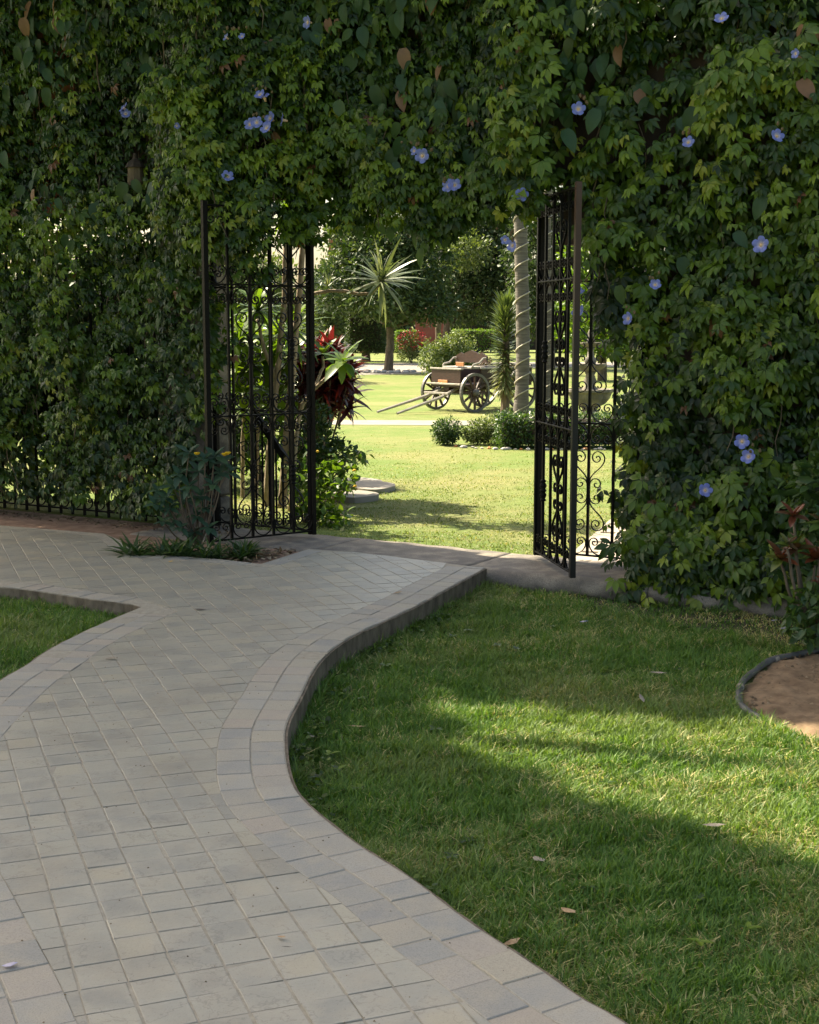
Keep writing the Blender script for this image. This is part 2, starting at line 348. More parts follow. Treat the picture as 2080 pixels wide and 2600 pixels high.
def m_turf(name, a, b, straw):
    k = NT(name); w = k.coord('World')
    n = k.noise(w, 60, 4, 0.7); p = k.noise(w, 0.55, 4, 0.6); p2 = k.noise(w, 4.0, 4, 0.6)
    c = k.ramp(n, [(0.3, a), (0.7, b)]); c = k.mix(k.ramp(p, [(0.42, (0, 0, 0)), (0.66, (0.75,) * 3)]), c, straw)
    c = k.mix(k.ramp(p2, [(0.5, (0, 0, 0)), (0.75, (0.5,) * 3)]), c, straw)
    k.base(c); k.rough(0.85, 0.2); k.bump(n, 0.8, 0.02); return k.m
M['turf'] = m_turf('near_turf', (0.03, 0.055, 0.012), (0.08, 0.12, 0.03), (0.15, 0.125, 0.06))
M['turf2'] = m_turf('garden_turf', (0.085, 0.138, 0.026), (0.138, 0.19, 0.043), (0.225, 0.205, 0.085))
M['clods'] = M['soil']
def m_iron_reflect():  # brown of reflected light painted into the colour, growing towards the top
    k = NT('reflection_brown_iron'); co = k.coord('Object'); sp = k.new('ShaderNodeSeparateXYZ'); k.l(co, sp.inputs[0])
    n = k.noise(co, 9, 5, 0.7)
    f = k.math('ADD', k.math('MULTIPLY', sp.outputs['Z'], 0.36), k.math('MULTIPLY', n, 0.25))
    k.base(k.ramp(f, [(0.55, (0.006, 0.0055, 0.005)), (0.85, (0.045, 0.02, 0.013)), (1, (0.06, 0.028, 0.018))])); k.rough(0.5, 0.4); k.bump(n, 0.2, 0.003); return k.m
M['russet'] = m_iron_reflect()

# ------------------------------------------------------------------ the setting: ground, path, lawns
struct(link('ground', mk_mesh('ground', [(-900, -900, -0.2), (900, -900, -0.2), (900, 900, -0.2), (-900, 900, -0.2)], [(0, 1, 2, 3)], M['turf2'])))

right_edge = [(0.95, 2.1), (0.72, 2.58), (0.502, 2.99), (0.408, 3.123), (0.298, 3.316), (0.151, 3.559), (0.009, 3.83), (-0.154, 4.09), (-0.29, 4.349), (-0.381, 4.559), (-0.436, 4.79), (-0.479, 5.118), (-0.496, 5.358), (-0.488, 5.59), (-0.473, 5.837), (-0.452, 6.24), (-0.406, 6.6), (-0.296, 6.993), (-0.125, 7.377), (0.075, 7.85), (0.21, 8.22), (0.349, 8.585), (0.501, 8.997)]
left_edge = [(-0.72, 2.1), (-0.88, 2.6), (-1.06, 3.02), (-1.20, 3.30), (-1.36, 3.62), (-1.55, 4.0), (-1.72, 4.5), (-1.83, 5.0), (-1.86, 5.5), (-1.855, 6.07), (-1.815, 6.376), (-1.78, 6.738), (-1.696, 7.142), (-1.62, 7.42), (-1.529, 7.726)]
branch_edge = [(-1.529, 7.726), (-1.629, 7.827), (-1.884, 7.966), (-2.155, 8.146), (-2.437, 8.30), (-2.75, 8.42), (-3.3, 8.62), (-4.0, 8.9), (-5.2, 9.5)]
bed_edge = [(-2.051, 9.914), (-1.95, 9.72), (-1.86, 9.60), (-1.70, 9.49), (-1.538, 9.44), (-1.296, 9.321), (-1.0, 9.148)]
sill_line = [(-0.724, 9.772), (-0.399, 9.634), (0.2, 9.21), (0.501, 8.997)]
soil_line = [(-2.051, 9.914), (-2.15, 10.15), (-2.35, 10.5), (-3.2, 10.9), (-4.2, 11.4), (-5.6, 12.1)]
BW = 0.128                                              # width of one border course
RC = smooth_curve(right_edge, 0.06); LC = smooth_curve(left_edge, 0.06); BC = smooth_curve(branch_edge[:], 0.06)
outline = [tuple(p) for p in RC] + [tuple(p) for p in sill_line[::-1][1:]] + [tuple(p) for p in bed_edge[::-1]] + soil_line[1:] + [tuple(p) for p in BC[::-1]] + [tuple(p) for p in LC[::-1][1:]]
path = struct(link('path', MB().prism(outline, -0.24, -0.0026).mesh('path', M['mortar'])))
kb = MB()                                               # the kerb faces along the lawn edges
def kerb_wall(C, z0, z1, side, t=0.012):
    a = offset_curve(C, side * t); b = offset_curve(C, -side * 0.02)
    n = len(C); V = [(p[0], p[1], z) for q in (a, b) for z in (z0, z1) for p in q]
    jit = rng.uniform(-0.003, 0.002, n); a = a + rng.normal(0, .0007, a.shape)
    V = [(v[0], v[1], v[2] + (jit[i % n] if v[2] == z1 else 0)) for i, v in enumerate(V)]
    F = []
    for i in range(n - 1):
        F += [(i, i + 1, n + i + 1, n + i), (n + i, n + i + 1, 3 * n + i + 1, 3 * n + i)]
    F += [(n - 1, 3 * n - 1, 4 * n - 1, 2 * n - 1)]
    kb.add(V, F)
kerb_wall(RC, -0.2, -0.006, -1); kerb_wall(LC, -0.2, -0.006, 1); kerb_wall(BC, -0.2, -0.006, 1)
kb.obj('kerb', M['kerb'], path)

# lattice of grey tiles
LO = np.array([-1.18437, 3.82239]); UC = np.array([0.112406, 0.042768]); UR = np.array([0.044886, -0.118894])
ang_tile = math.atan2(UC[1], UC[0])
def clip_cell(poly, cell):                              # Sutherland-Hodgman: region polygon cut by a convex cell
    out = [tuple(p) for p in poly]
    for i in range(4):
        a, b = cell[i], cell[(i + 1) % 4]; inp, out = out, []
        if not inp: break
        side = lambda p: (b[0] - a[0]) * (p[1] - a[1]) - (b[1] - a[1]) * (p[0] - a[0])
        for j in range(len(inp)):
            p, q = inp[j - 1], inp[j]; sp_, sq = side(p), side(q)
            if (sp_ >= 0) != (sq >= 0):
                t = sp_ / (sp_ - sq); out.append((p[0] + t * (q[0] - p[0]), p[1] + t * (q[1] - p[1])))
            if sq >= 0: out.append(q)
    return out
RI = offset_curve(RC, 2 * BW); LI = offset_curve(LC, -2 * BW); BI = offset_curve(BC, -BW * 1.3)
LI = LI[LI[:, 1] < 7.62]; BI = BI[4:]
inner = [tuple(p) for p in RI[:-2]] + [(sill_line[2][0] + 0.05, sill_line[2][1] - 0.03), (sill_line[1][0], sill_line[1][1]), (-0.60, 9.66), (-0.93, 9.00), (-1.32, 9.18), (-1.72, 9.34), (-1.98, 9.52), (-2.16, 9.87), (-2.4, 10.35)] + [(p[0], p[1] - 0.02) for p in soil_line[3:]] + [tuple(p) for p in BI[::-1]] + [tuple(p) for p in LI[::-1]]
tw, th = 0.1203 - 0.0062, 0.1271 - 0.0036
tile_meshes = []
for v in range(6):
    mb = MB(); mb.cbox((0, 0, -0.006), (tw - rng.uniform(0, 0.002), th - rng.uniform(0, 0.002), 0.012), 0.0011); me = mb.mesh('tile', M['tile_near'])
    co = np.zeros(len(me.vertices) * 3); me.vertices.foreach_get('co', co); co += rng.normal(0, 0.0006, len(co)); me.vertices.foreach_set('co', co); tile_meshes.append(me)
full = []; cut = []
inner = [(float(p[0]), float(p[1])) for p in inner]
for c in range(-60, 40):
    for r in range(-75, 20):
        ctr = LO + UC * (c + 0.5) + UR * (r + 0.5)
        if ctr[1] < 2.2 or ctr[1] > 12.4 or abs(ctr[0]) > 0.34 * ctr[1] + 0.5: continue
        cell = [LO + UC * (c + a) + UR * (r + b) for a, b in ((0, 1), (1, 1), (1, 0), (0, 0))]
        ins = [in_poly1(float(p[0]), float(p[1]), inner) for p in cell]
        if all(ins): full.append((ctr, c, r)); continue
        if not any(ins) and not in_poly1(float(ctr[0]), float(ctr[1]), inner): continue
        pl = clip_cell(inner, [tuple(p) for p in cell])
        if len(pl) < 3: continue
        A = 0.5 * abs(sum(pl[i - 1][0] * pl[i][1] - pl[i][0] * pl[i - 1][1] for i in range(len(pl))))
        if A > 0.0007: cut.append(pl)
full.sort(key=lambda q: q[0][1])
rest = MB()
for i, (ctr, c, r) in enumerate(full):
    dz = rng.normal(0, 0.0007); jx = rng.normal(0, 0.0012, 2); q = rng.normal(0, 0.006)
    if i < 300:
        o = link('tile', tile_meshes[i % 6], path, (ctr[0] + jx[0], ctr[1] + jx[1], dz), (rng.normal(0, 0.003), rng.normal(0, 0.003), ang_tile + q + math.pi * random.randint(0, 1)))
    else:
        Mx = Matrix.Rotation(ang_tile + q, 3, 'Z') @ Matrix.Rotation(rng.normal(0, 0.003), 3, 'X')
        rest.cbox((ctr[0] + jx[0], ctr[1] + jx[1], -0.006 + dz), (tw, th, 0.012), 0.0011, M=Mx)
for pl in cut:
    cx, cy = np.mean([p[0] for p in pl]), np.mean([p[1] for p in pl])
    sz = max(max(abs(p[0] - cx), abs(p[1] - cy)) for p in pl); k = max(0.5, 1 - 0.0035 / sz)
    rest.prism([(cx + (p[0] - cx) * k, cy + (p[1] - cy) * k) for p in pl], -0.012, rng.normal(-0.0008, 0.0008))
stuff(rest.obj('tile', M['tile'], path))

def border(C, side, courses, d0=0.004, step=0.135, w=BW):
    Ls = np.r_[0, np.cumsum(np.linalg.norm(np.diff(C, axis=0), axis=1))]
    for k in range(courses):
        A = offset_curve(C, side * (d0 + k * w)); B = offset_curve(C, side * (d0 + (k + 1) * w - 0.005))
        t = rng.uniform(0, 0.08)
        while t < Ls[-1] - 0.02:
            t2 = min(t + step * rng.uniform(0.85, 1.2), Ls[-1])
            if t2 - t > 0.03:
                ts = np.linspace(t + 0.0025, t2 - 0.0025, 3)
                pa = [np.array([np.interp(u, Ls, A[:, 0]), np.interp(u, Ls, A[:, 1])]) for u in ts]
                pb = [np.array([np.interp(u, Ls, B[:, 0]), np.interp(u, Ls, B[:, 1])]) for u in ts]
                poly = pa + pb[::-1]; c0 = sum(poly) / 6
                if 2.2 < c0[1] < 12 and abs(c0[0]) < 0.34 * c0[1] + 0.4:
                    zt = rng.normal(-0.0004, 0.0012); mb = MB()
                    P2 = [tuple(p - c0) for p in poly]; P3 = [tuple((p - c0) * 0.965) for p in poly]
                    n = 6; V = [(p[0], p[1], -0.012) for p in P2] + [(p[0], p[1], zt - 0.0025) for p in P2] + [(p[0], p[1], zt) for p in P3]
                    a = sum(P2[i][0] * P2[(i + 1) % n][1] - P2[(i + 1) % n][0] * P2[i][1] for i in range(n))
                    F = [tuple(range(12, 18))] + [(j * 6 + i, j * 6 + (i + 1) % 6, j * 6 + 6 + (i + 1) % 6, j * 6 + 6 + i) for j in (0, 1) for i in range(6)]
                    if a < 0: F = [f[::-1] for f in F]
                    mb.add(V, F)
                    link('border_stone', mb.mesh('border_stone', M['border']), path, (c0[0], c0[1], 0))
            t = t2
border(RC, 1, 2); border(LC[:-3], -1, 2); border(BC[3:], -1, 1, w=BW * 1.25)
SL = smooth_curve([(0.47, 8.99), (0.2, 9.185), (-0.399, 9.60), (-0.70, 9.74)], 0.06)
BE = smooth_curve(bed_edge[::-1], 0.06); border(BE, 1, 1, step=0.16); border(smooth_curve([(-0.735, 9.74), (-0.99, 9.16)], 0.06), 1, 1, step=0.16)

# soil strips on the near side and the planting bed by the gate
soil_poly = [(-2.051, 9.90), (-1.9, 9.62), (-1.538, 9.42), (-1.0, 9.14), (-0.75, 9.75), tuple(wall_pt(0.1)[:2]), tuple(wall_pt(-7)[:2])] + soil_line[::-1]
struct(link('soil_bed', MB().prism(soil_poly, -0.2, -0.022).mesh('soil_bed', M['soil'])))

# near lawns
LAWN_Z, LEFT_Z = -0.135, -0.085
sill_front = [wall_pt(s, 0.62)[:2] for s in (1.25, 2.2, 3.2, 4.6, 6.5)]
rpoly = [(1.02, 9.30), (1.35, 10.35), (1.73, 11.6), (2.4, 13.4), (3.2, 15.5), (5.2, 15.0), (4.2, 12.0), (3.3, 9.0), (2.6, 8.35)]
right_poly = [tuple(p) for p in RC[::2]] + [tuple(RC[-1])] + [tuple(p) for p in sill_front] + [(7.5, 4.0), (7.5, 1.5), (0.95, 1.5)]
left_poly = [tuple(p) for p in LC] + [tuple(p) for p in BC[1:]] + [(-7.5, 9.0), (-7.5, 1.5), (-0.7, 1.5)]
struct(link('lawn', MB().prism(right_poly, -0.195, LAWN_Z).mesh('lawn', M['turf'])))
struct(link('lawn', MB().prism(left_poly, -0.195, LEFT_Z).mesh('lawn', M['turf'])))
bed_px = [(2300, 1640), (2080, 1660), (1960, 1690), (1890, 1740), (1880, 1790), (1950, 1840), (2080, 1890), (2300, 1950)]
bed_c = smooth_curve([g(x, y, LAWN_Z)[:2] for x, y in bed_px], 0.06)
bedp = [tuple(p) for p in bed_c]
gx, gy = np.meshgrid(np.arange(1.2, 3.6, .025), np.arange(5.0, 7.6, .025)); bnp = np.array(bedp); ins_ = in_poly(gx, gy, bedp)
dist_ = np.sqrt(((gx[..., None] - bnp[:, 0]) ** 2 + (gy[..., None] - bnp[:, 1]) ** 2).min(-1)) * np.where(ins_, 1, -1)
gz = LAWN_Z + np.clip(.35 * dist_ - .004, -.03, .022) + .010 * noise2(gx, gy, 6.0) + .006 * noise2(gx + 3, gy, 19.0) + rng.normal(0, .002, gx.shape)
ins_ = dist_ > -.08; gi = np.arange(gx.size).reshape(gx.shape); Fg = [(gi[a, b], gi[a, b + 1], gi[a + 1, b + 1], gi[a + 1, b]) for a in range(gx.shape[0] - 1) for b in range(gx.shape[1] - 1) if ins_[a, b] and ins_[a + 1, b + 1] and ins_[a, b + 1] and ins_[a + 1, b]]
struct(link('soil_bed', mk_mesh('soil_bed', np.stack([gx.ravel(), gy.ravel(), gz.ravel()], 1), np.array(Fg), M['sand'], True)))
garden_poly = [tuple(wall_pt(s, -0.16)[:2]) for s in (-14, 14)] + [(60, 6), (60, 110), (-60, 110), (-60, 22)]
GZ = -0.03
struct(link('garden_lawn', MB().prism(garden_poly, -0.19, GZ).mesh('garden_lawn', M['turf2'])))

def grass(name, poly, n, z, hr, wr, mat, holes=(), ymax=99, ymin=0, dens=None, straw=0.16):
    xs = [p[0] for p in poly]; ys = [p[1] for p in poly]
    y0, y1 = max(min(ys), ymin), min(max(ys), ymax)
    X = []; Y = []; got = 0; m = 60000
    while got < n:
        y = y0 + (y1 - y0) * rng.uniform(0, 1, m); x = rng.uniform(-1, 1, m) * (0.315 * y + 0.25)
        if dens is not None: q = rng.uniform(0, 1, m) < dens(x, y); x, y = x[q], y[q]
        k = in_poly(x, y, poly)
        for h in holes: k &= ~in_poly(x, y, h)
        X.append(x[k]); Y.append(y[k]); got += k.sum()
    x = np.concatenate(X)[:n]; y = np.concatenate(Y)[:n]
    nz = noise2(x, y, 2.2); nz2 = noise2(x + 9, y - 4, 7.0)
    h = rng.uniform(*hr, n) * (1 + 0.35 * nz2); w = rng.uniform(*wr, n)
    a = rng.uniform(0, 6.283, n); lean = rng.uniform(0.35, 1.25, n) * h
    st = rng.uniform(0, 1, n) < straw * (1 + 1.5 * noise2(x * 1.0 + 3, y, 3.0) + 1.3 * noise2(x, y + 7, 9.0)); lean[st] = h[st] * rng.uniform(.9, 1.24, st.sum()); w[st] *= 1.15
    dx, dy = np.cos(a), np.sin(a); b = a + rng.normal(1.57, 0.5, n); px, py = np.cos(b) * w / 2, np.sin(b) * w / 2
    zz = np.full(n, z) + 0.010 * nz
    V = np.zeros((n, 5, 3)); hz = np.sqrt(np.maximum(h * h - (lean * 0.8) ** 2, (0.25 * h) ** 2))
    V[:, 0] = np.stack([x - px, y - py, zz], 1); V[:, 1] = np.stack([x + px, y + py, zz], 1)
    V[:, 2] = np.stack([x - px * .8 + dx * lean * .3, y - py * .8 + dy * lean * .3, zz + hz * .62], 1)
    V[:, 3] = np.stack([x + px * .8 + dx * lean * .3, y + py * .8 + dy * lean * .3, zz + hz * .62], 1)
    V[:, 4] = np.stack([x + dx * lean, y + dy * lean, zz + hz], 1)
    F = np.array([[0, 1, 3], [0, 3, 2], [2, 3, 4]])[None] + (np.arange(n) * 5)[:, None, None]
    t = np.clip(rng.beta(2, 2, n) * 0.8 + 0.06 * nz, 0, 0.8)
    t[st] = rng.uniform(0.84, 1, st.sum())
    me = mk_mesh(name, V.reshape(-1, 3), F.reshape(-1, 3), mat, False, np.repeat(t, 3))
    return stuff(tag(link(name, me), name_labels[name], 'grass'))
name_labels = {'kerb_grass': 'uncut longer grass along the foot of the path kerb', 'fringe': 'thin dark grass on the bare soil under the right creeper', 'grass': 'short green turf of the shaded lawn to the right of the path', 'left_grass': 'small patch of green turf in the left bend of the path', 'garden_grass': 'sunlit mown grass beyond the gate'}
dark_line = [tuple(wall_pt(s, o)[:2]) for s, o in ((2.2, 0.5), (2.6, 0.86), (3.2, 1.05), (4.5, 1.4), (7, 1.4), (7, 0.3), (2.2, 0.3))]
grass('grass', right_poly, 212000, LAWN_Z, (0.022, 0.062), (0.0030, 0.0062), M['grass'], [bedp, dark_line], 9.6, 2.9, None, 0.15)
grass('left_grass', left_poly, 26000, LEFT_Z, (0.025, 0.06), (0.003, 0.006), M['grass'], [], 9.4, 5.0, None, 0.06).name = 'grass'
grass('garden_grass', garden_poly, 45000, GZ, (0.008, 0.020), (0.005, 0.010), M['grass2'], [rpoly], 21, 9, lambda x, y: np.clip(1.6 - 0.08 * y, 0.02, 1) * (x > -2.2), 0.2).name = 'grass'
for o in list(col.objects):
    if o.name.startswith('left_grass') or o.name.startswith('garden_grass'): o.name = 'grass'
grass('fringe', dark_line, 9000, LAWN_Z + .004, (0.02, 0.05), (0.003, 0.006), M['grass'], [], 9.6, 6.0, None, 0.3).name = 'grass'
struct(link('soil_bed', MB().prism(dark_line, -.19, LAWN_Z + .004).mesh('soil_bed', M['shade_soil'])))
# longer blades left standing along the kerb, where the mower does not reach
edge_poly = [tuple(p) for p in offset_curve(RC, -.005)[::2]] + [tuple(p) for p in offset_curve(RC, -.055)[::-2]]
grass('kerb_grass', edge_poly, 5200, LAWN_Z, (0.05, 0.105), (0.003, 0.006), M['grass'], [], 9.2, 2.9, None, 0.1).name = 'grass'
# clover along the kerb
n = 1500; i = rng.integers(30, len(RC) - 12, n); off = np.abs(rng.normal(0, 0.07, n)) + 0.015
N_ = offset_curve(RC, -1.0) - RC
cp = RC[i] + N_[i] * off[:, None] + rng.normal(0, 0.01, (n, 2)); kk = noise2(cp[:, 0], cp[:, 1], 4.0) > 0.1; cp = cp[kk]; n = len(cp)
hexleaf = (np.array([[0, 0, 0.1]] + [[math.cos(a), math.sin(a), 0.05 * math.sin(3 * a)] for a in np.linspace(0, 6.283, 7)[:-1]]), np.array([[0, q + 1, (q + 1) % 6 + 1] for q in range(6)]))
up = np.tile([0, 0, 1.0], (n, 1))
stuff(tag(scatter('ground_cover', hexleaf, np.c_[cp, LAWN_Z + rng.uniform(0.02, 0.045, n)], basis(rand_dir(n), up + rng.normal(0, .35, (n, 3))), rng.uniform(0.007, 0.014, n), rng.uniform(0.2, 0.7, n), M['vine']), 'small round clover leaves along the foot of the path kerb', 'clover'))

# stone threshold
TH0, TH1 = -1.35, 6.5
prof = [(-0.17, -0.2), (-0.17, -0.03), (-0.15, -0.018), (0.1, -0.015), (0.46, -0.014)] + [(0.53 + .062 * math.sin(a), -0.079 + .065 * math.cos(a)) for a in np.linspace(0, math.pi * .95, 9)] + [(0.49, -0.145), (0.48, -0.2)]
cuts = [TH0, 0.35, 1.6, 2.9, 4.2, 5.4, TH1]
sill = thing('stone_threshold', 'long grey granite sill with rounded nose under the open gateway', 'threshold', wall_pt(0.9, 0.2, -0.2))
for a, b in zip(cuts[:-1], cuts[1:]):
    n = max(2, int((b - a) / 0.05)); ss = np.linspace(a + 0.003, b - 0.003, n + 1); V = []; F = []; m = len(prof)
    for s in ss:
        for o, z in prof: V.append(wall_pt(s, o + 0.006 * math.sin(s * 5 + z * 20) + .004 * math.sin(s * 23 + z * 60), z + 0.003 * math.sin(s * 3.1) + .0025 * math.sin(s * 17 + o * 30)))
    for q in range(n):
        for w in range(m - 1): F.append((q * m + w, (q + 1) * m + w, (q + 1) * m + w + 1, q * m + w + 1))
    F += [tuple(range(m)), tuple(n * m + w for w in range(m - 1, -1, -1))]
    MB().add(V, F).obj('granite_block', M['granite'], sill, smooth=True)

# garden paths beyond the gate
def sheet(name, pts, mat, z, z0=None): return struct(link(name, MB().prism(pts, (z - 0.05) if z0 is None else z0, z).mesh(name, mat)))
sheet('garden_path', [(-6, 23.9), (1.6, 23.3), (1.6, 22.2), (-6, 22.75)], M['paving'], GZ + 0.006)
sheet('garden_path', [(-14, 52), (-4, 47.5), (-1.6, 44.5), (0.2, 45.5), (1.4, 49), (6, 52.5), (12, 54), (12, 60), (4, 59), (-0.8, 58), (-3, 55), (-14, 58)], M['paving'], GZ + 0.006)
rp = sheet('garden_path', [(1.02, 9.30), (1.35, 10.35), (1.73, 11.6), (2.4, 13.4), (3.2, 15.5), (5.2, 15.0), (4.2, 12.0), (3.3, 9.0), (2.6, 8.35)], M['mortar'], GZ + 0.004)
poly = [(1.02, 9.30), (1.35, 10.35), (1.73, 11.6), (2.4, 13.4), (3.2, 15.5), (5.2, 15.0), (4.2, 12.0), (3.3, 9.0), (2.6, 8.35)]
ax = np.array([0.27, 0.963]); ay = np.array([0.963, -0.27]); cnt = 0
for a in range(-4, 30):
    for b in range(0, 14):
        c0 = np.array([1.1, 9.3]) + ax * (a + 0.5) * 0.24 + ay * (b + 0.5 + 0.5 * (a % 2)) * 0.24
        if in_poly1(c0[0], c0[1], poly) and c0[0] < 0.3 * c0[1] and c0[1] < 14:
            link('paving_stone', MB().cbox((0, 0, 0), (0.225, 0.225, 0.02), 0.004).mesh('paving_stone', M['pinkpave']) if cnt == 0 else pstone, rp, (c0[0], c0[1], GZ + 0.006), (0, 0, math.atan2(ay[1], ay[0])))
            if cnt == 0: pstone = bpy.data.meshes['paving_stone']
            cnt += 1

# ------------------------------------------------------------------ leaf templates (along +Y, face up +Z)
def leaflet(W=0.4, fold=0.12, droop=0.25, a=0.35, b=0.7, wb=0.75):
    V = np.array([[0, 0, 0], [-W / 2, a, fold * W], [0, a, 0], [W / 2, a, fold * W], [-W / 2 * wb, b, fold * W * .8], [0, b, 0], [W / 2 * wb, b, fold * W * .8], [0, 1, 0]], float)
    V[:, 2] -= droop * V[:, 1] ** 2
    F = np.array([[0, 2, 1], [0, 3, 2], [1, 2, 5], [1, 5, 4], [2, 3, 6], [2, 6, 5], [4, 5, 7], [5, 6, 7]]); return V, F
def merge(parts):
    V = []; F = []; o = 0
    for v, f in parts: V.append(v); F.append(f + o); o += len(v)
    return np.vstack(V), np.vstack(F)
def rotz(V, a):
    c, s = math.cos(a), math.sin(a); return V @ np.array([[c, s, 0], [-s, c, 0], [0, 0, 1]])
def palmate(angs, lens, W=0.5, droop=0.45):
    P = []
    for a, l in zip(angs, lens):
        v, f = leaflet(W, 0.18, droop * random.uniform(.6, 1.5), .5, .76, .66); v = v * l; v[:, 1] += .1
        v = rotz(v, R_(a + random.uniform(-7, 7))); v[:, 2] += random.uniform(-.05, .05) * np.linalg.norm(v[:, :2], axis=1); P.append((v, f))
    return merge(P)
PALM5 = [palmate((-84, -41, 0, 41, 84), (.7, .92, 1, .92, .7)) for _ in range(4)]
def ovate(W, fold, droop):
    ys = (0, .08, .22, .42, .62, .8, .92, 1); ws = (0, .55, .92, 1, .84, .52, .22, 0); V = [[0, 0, 0]]; F = []
    for y, w in zip(ys[1:-1], ws[1:-1]): V += [[-W / 2 * w, y - .06 * (y < .1), fold * W * w], [0, y, 0], [W / 2 * w, y - .06 * (y < .1), fold * W * w]]
    V.append([0, 1, 0]); k = len(ys) - 2; V = np.array(V, float); V[:, 2] -= droop * V[:, 1] ** 2
    F += [[0, 2, 1], [0, 3, 2]]
    for i in range(k - 1):
        a = 1 + 3 * i; b = a + 3; F += [[a, a + 1, b + 1], [a, b + 1, b], [a + 1, a + 2, b + 2], [a + 1, b + 2, b + 1]]
    a = 1 + 3 * (k - 1); e = len(V) - 1; F += [[a, a + 1, e], [a + 1, a + 2, e]]; return V, np.array(F)
OVATE = ovate(.6, .12, .25)
LEAF = leaflet(0.46, 0.12, 0.2, 0.36, 0.7)
DIAMOND = (np.array([[0, 0, 0], [-.27, .45, .06], [0, 1, -.1], [.27, .45, .06]], float), np.array([[0, 3, 2], [0, 2, 1]]))
STRAPV = []
for i_, t_ in enumerate((0, .25, .5, .75)):
    w_ = (.045, .06, .055, .035)[i_]; zz = -.42 * t_ ** 2.2
    STRAPV += [[-w_, t_, zz + .012], [w_, t_, zz + .012]]
STRAPV.append([0, .98, -.42])
STRAP = (np.array(STRAPV), np.array([[0, 1, 3], [0, 3, 2], [2, 3, 5], [2, 5, 4], [4, 5, 7], [4, 7, 6], [6, 7, 8]]))
STIFF = (np.array(STRAPV) * [1, 1, .12], STRAP[1])

# ------------------------------------------------------------------ the wall that carries the creeper
def wall_box(s0, s1, o0, o1, z0, z1):
    P = [wall_pt(s0, o0)[:2], wall_pt(s1, o0)[:2], wall_pt(s1, o1)[:2], wall_pt(s0, o1)[:2]]
    return MB().prism([tuple(p) for p in P], z0, z1)
WT = 4.25
wallr = thing('garden_wall', 'tall wall coloured dark as gap shade, hidden behind the creeper right of the gateway', 'wall', wall_pt(4.8, -0.1, -0.1))
wall_box(2.78, 8.0, -0.18, 0.08, -0.1, WT).obj('wall_panel', M['shade_wall'], wallr)
wall_box(2.70, 8.08, -0.22, 0.12, WT + .002, WT + 0.08).obj('coping', M['shade_wall'], wallr)
wallt = thing('gateway_lintel', 'terracotta plastered beam above the gateway, showing red through the creeper', 'lintel', wall_pt(0.5, -0.1, 2.5))
wall_box(-6.0, -2.25, -0.18, 0.06, 2.5, WT).obj('beam', M['terracotta'], wallt)
wall_box(-2.245, -.955, -0.18, 0.05, 2.5, WT).obj('beam', M['shade_wall'], wallt)
wall_box(-.95, 2.775, -0.18, 0.045, 2.53, WT).obj('beam', M['shade_wall'], wallt)
wall_box(2.05, 2.775, -0.18, 0.045, 2.12, 2.527).obj('beam', M['shade_wall'], wallt)
wall_box(-6.08, 2.69, -0.22, 0.10, WT + .002, WT + 0.08).obj('coping', M['terracotta'], wallt)
pil = thing('stone_pillar', 'rough grey granite pillar left of the gate, half wrapped in creeper', 'pillar', wall_pt(-1.2, -0.1, -0.1))
z_ = -0.1
for k in range(9):
    h_ = rng.uniform(0.27, 0.36)
    h_ = min(h_, 2.49 - z_)
    if h_ < 0.05: break
    for j, (s0, s1) in enumerate(((-1.42, -1.20), (-1.195, -0.97))):
        mb = MB(); c = wall_pt((s0 + s1) / 2 + rng.normal(0, .008), -0.08 + rng.normal(0, .01), z_ + h_ / 2)
        mb.cbox(c, (s1 - s0, 0.36, h_ - 0.008), 0.02, rz=math.atan2(WD[1], WD[0]) + rng.normal(0, .03)); mb.obj('granite_block', M['pillar'], pil)
    z_ += h_

# ------------------------------------------------------------------ wrought iron gates
def spiral(cx, cz, r0, a0, turns, sgn=1, r1=0.10, n=26):
    P = []
    for i in range(n + 1):
        t = i / n; a = a0 + sgn * t * turns * 2 * math.pi; r = r0 * ((1 - t) + r1 * t) * (1 - 0.25 * t * (1 - t))
        P.append((cx + r * math.cos(a), cz + r * math.sin(a)))
    return P
def c_scroll(b, h):
    mb = MB(); r = b / 4 - .002
    half = [(b / 2 * math.sin(u), (h * 0.55) * (1 - math.cos(u))) for u in np.linspace(0, math.pi / 2, 7)][:-1] + spiral(b / 4, h * 0.55 + .002, r, 0, 1.45)
    half = [(min(x, b / 2 - .002), z) for x, z in half]
    mb.strip(half, 0.014, 0.0055); mb.strip([(-x, z) for x, z in half], 0.014, 0.0055); return mb
def heart(w, h):
    mb = MB(); P = []
    for t in np.linspace(0, 1, 10)[:-1]:
        a, b, c, d = (0.008, 0), (w * .12, h * .28), (w, h * .38), (w, h * .68)
        P.append(tuple(a[k] * (1 - t) ** 3 + 3 * b[k] * t * (1 - t) ** 2 + 3 * c[k] * t * t * (1 - t) + d[k] * t ** 3 for k in (0, 1)))
    P += spiral(w / 2 + .004, h * .68, w / 2 - .004, 0, 1.5)
    mb.strip(P, 0.014, 0.0055); mb.strip([(-x, z) for x, z in P], 0.014, 0.0055); return mb
def c_pair(w, h):
    mb = MB(); r = h / 4
    up = spiral(0.01 + r, 3 * r, r, math.pi, 1.3, -1)[::-1] + [(0.008, 2 * r)]; lo = spiral(0.01 + r, r, r, math.pi, 1.3, 1)
    P = up + lo; mb.strip(P, 0.014, 0.0055); mb.strip([(-x, z) for x, z in P], 0.014, 0.0055); return mb
IR = M['iron']
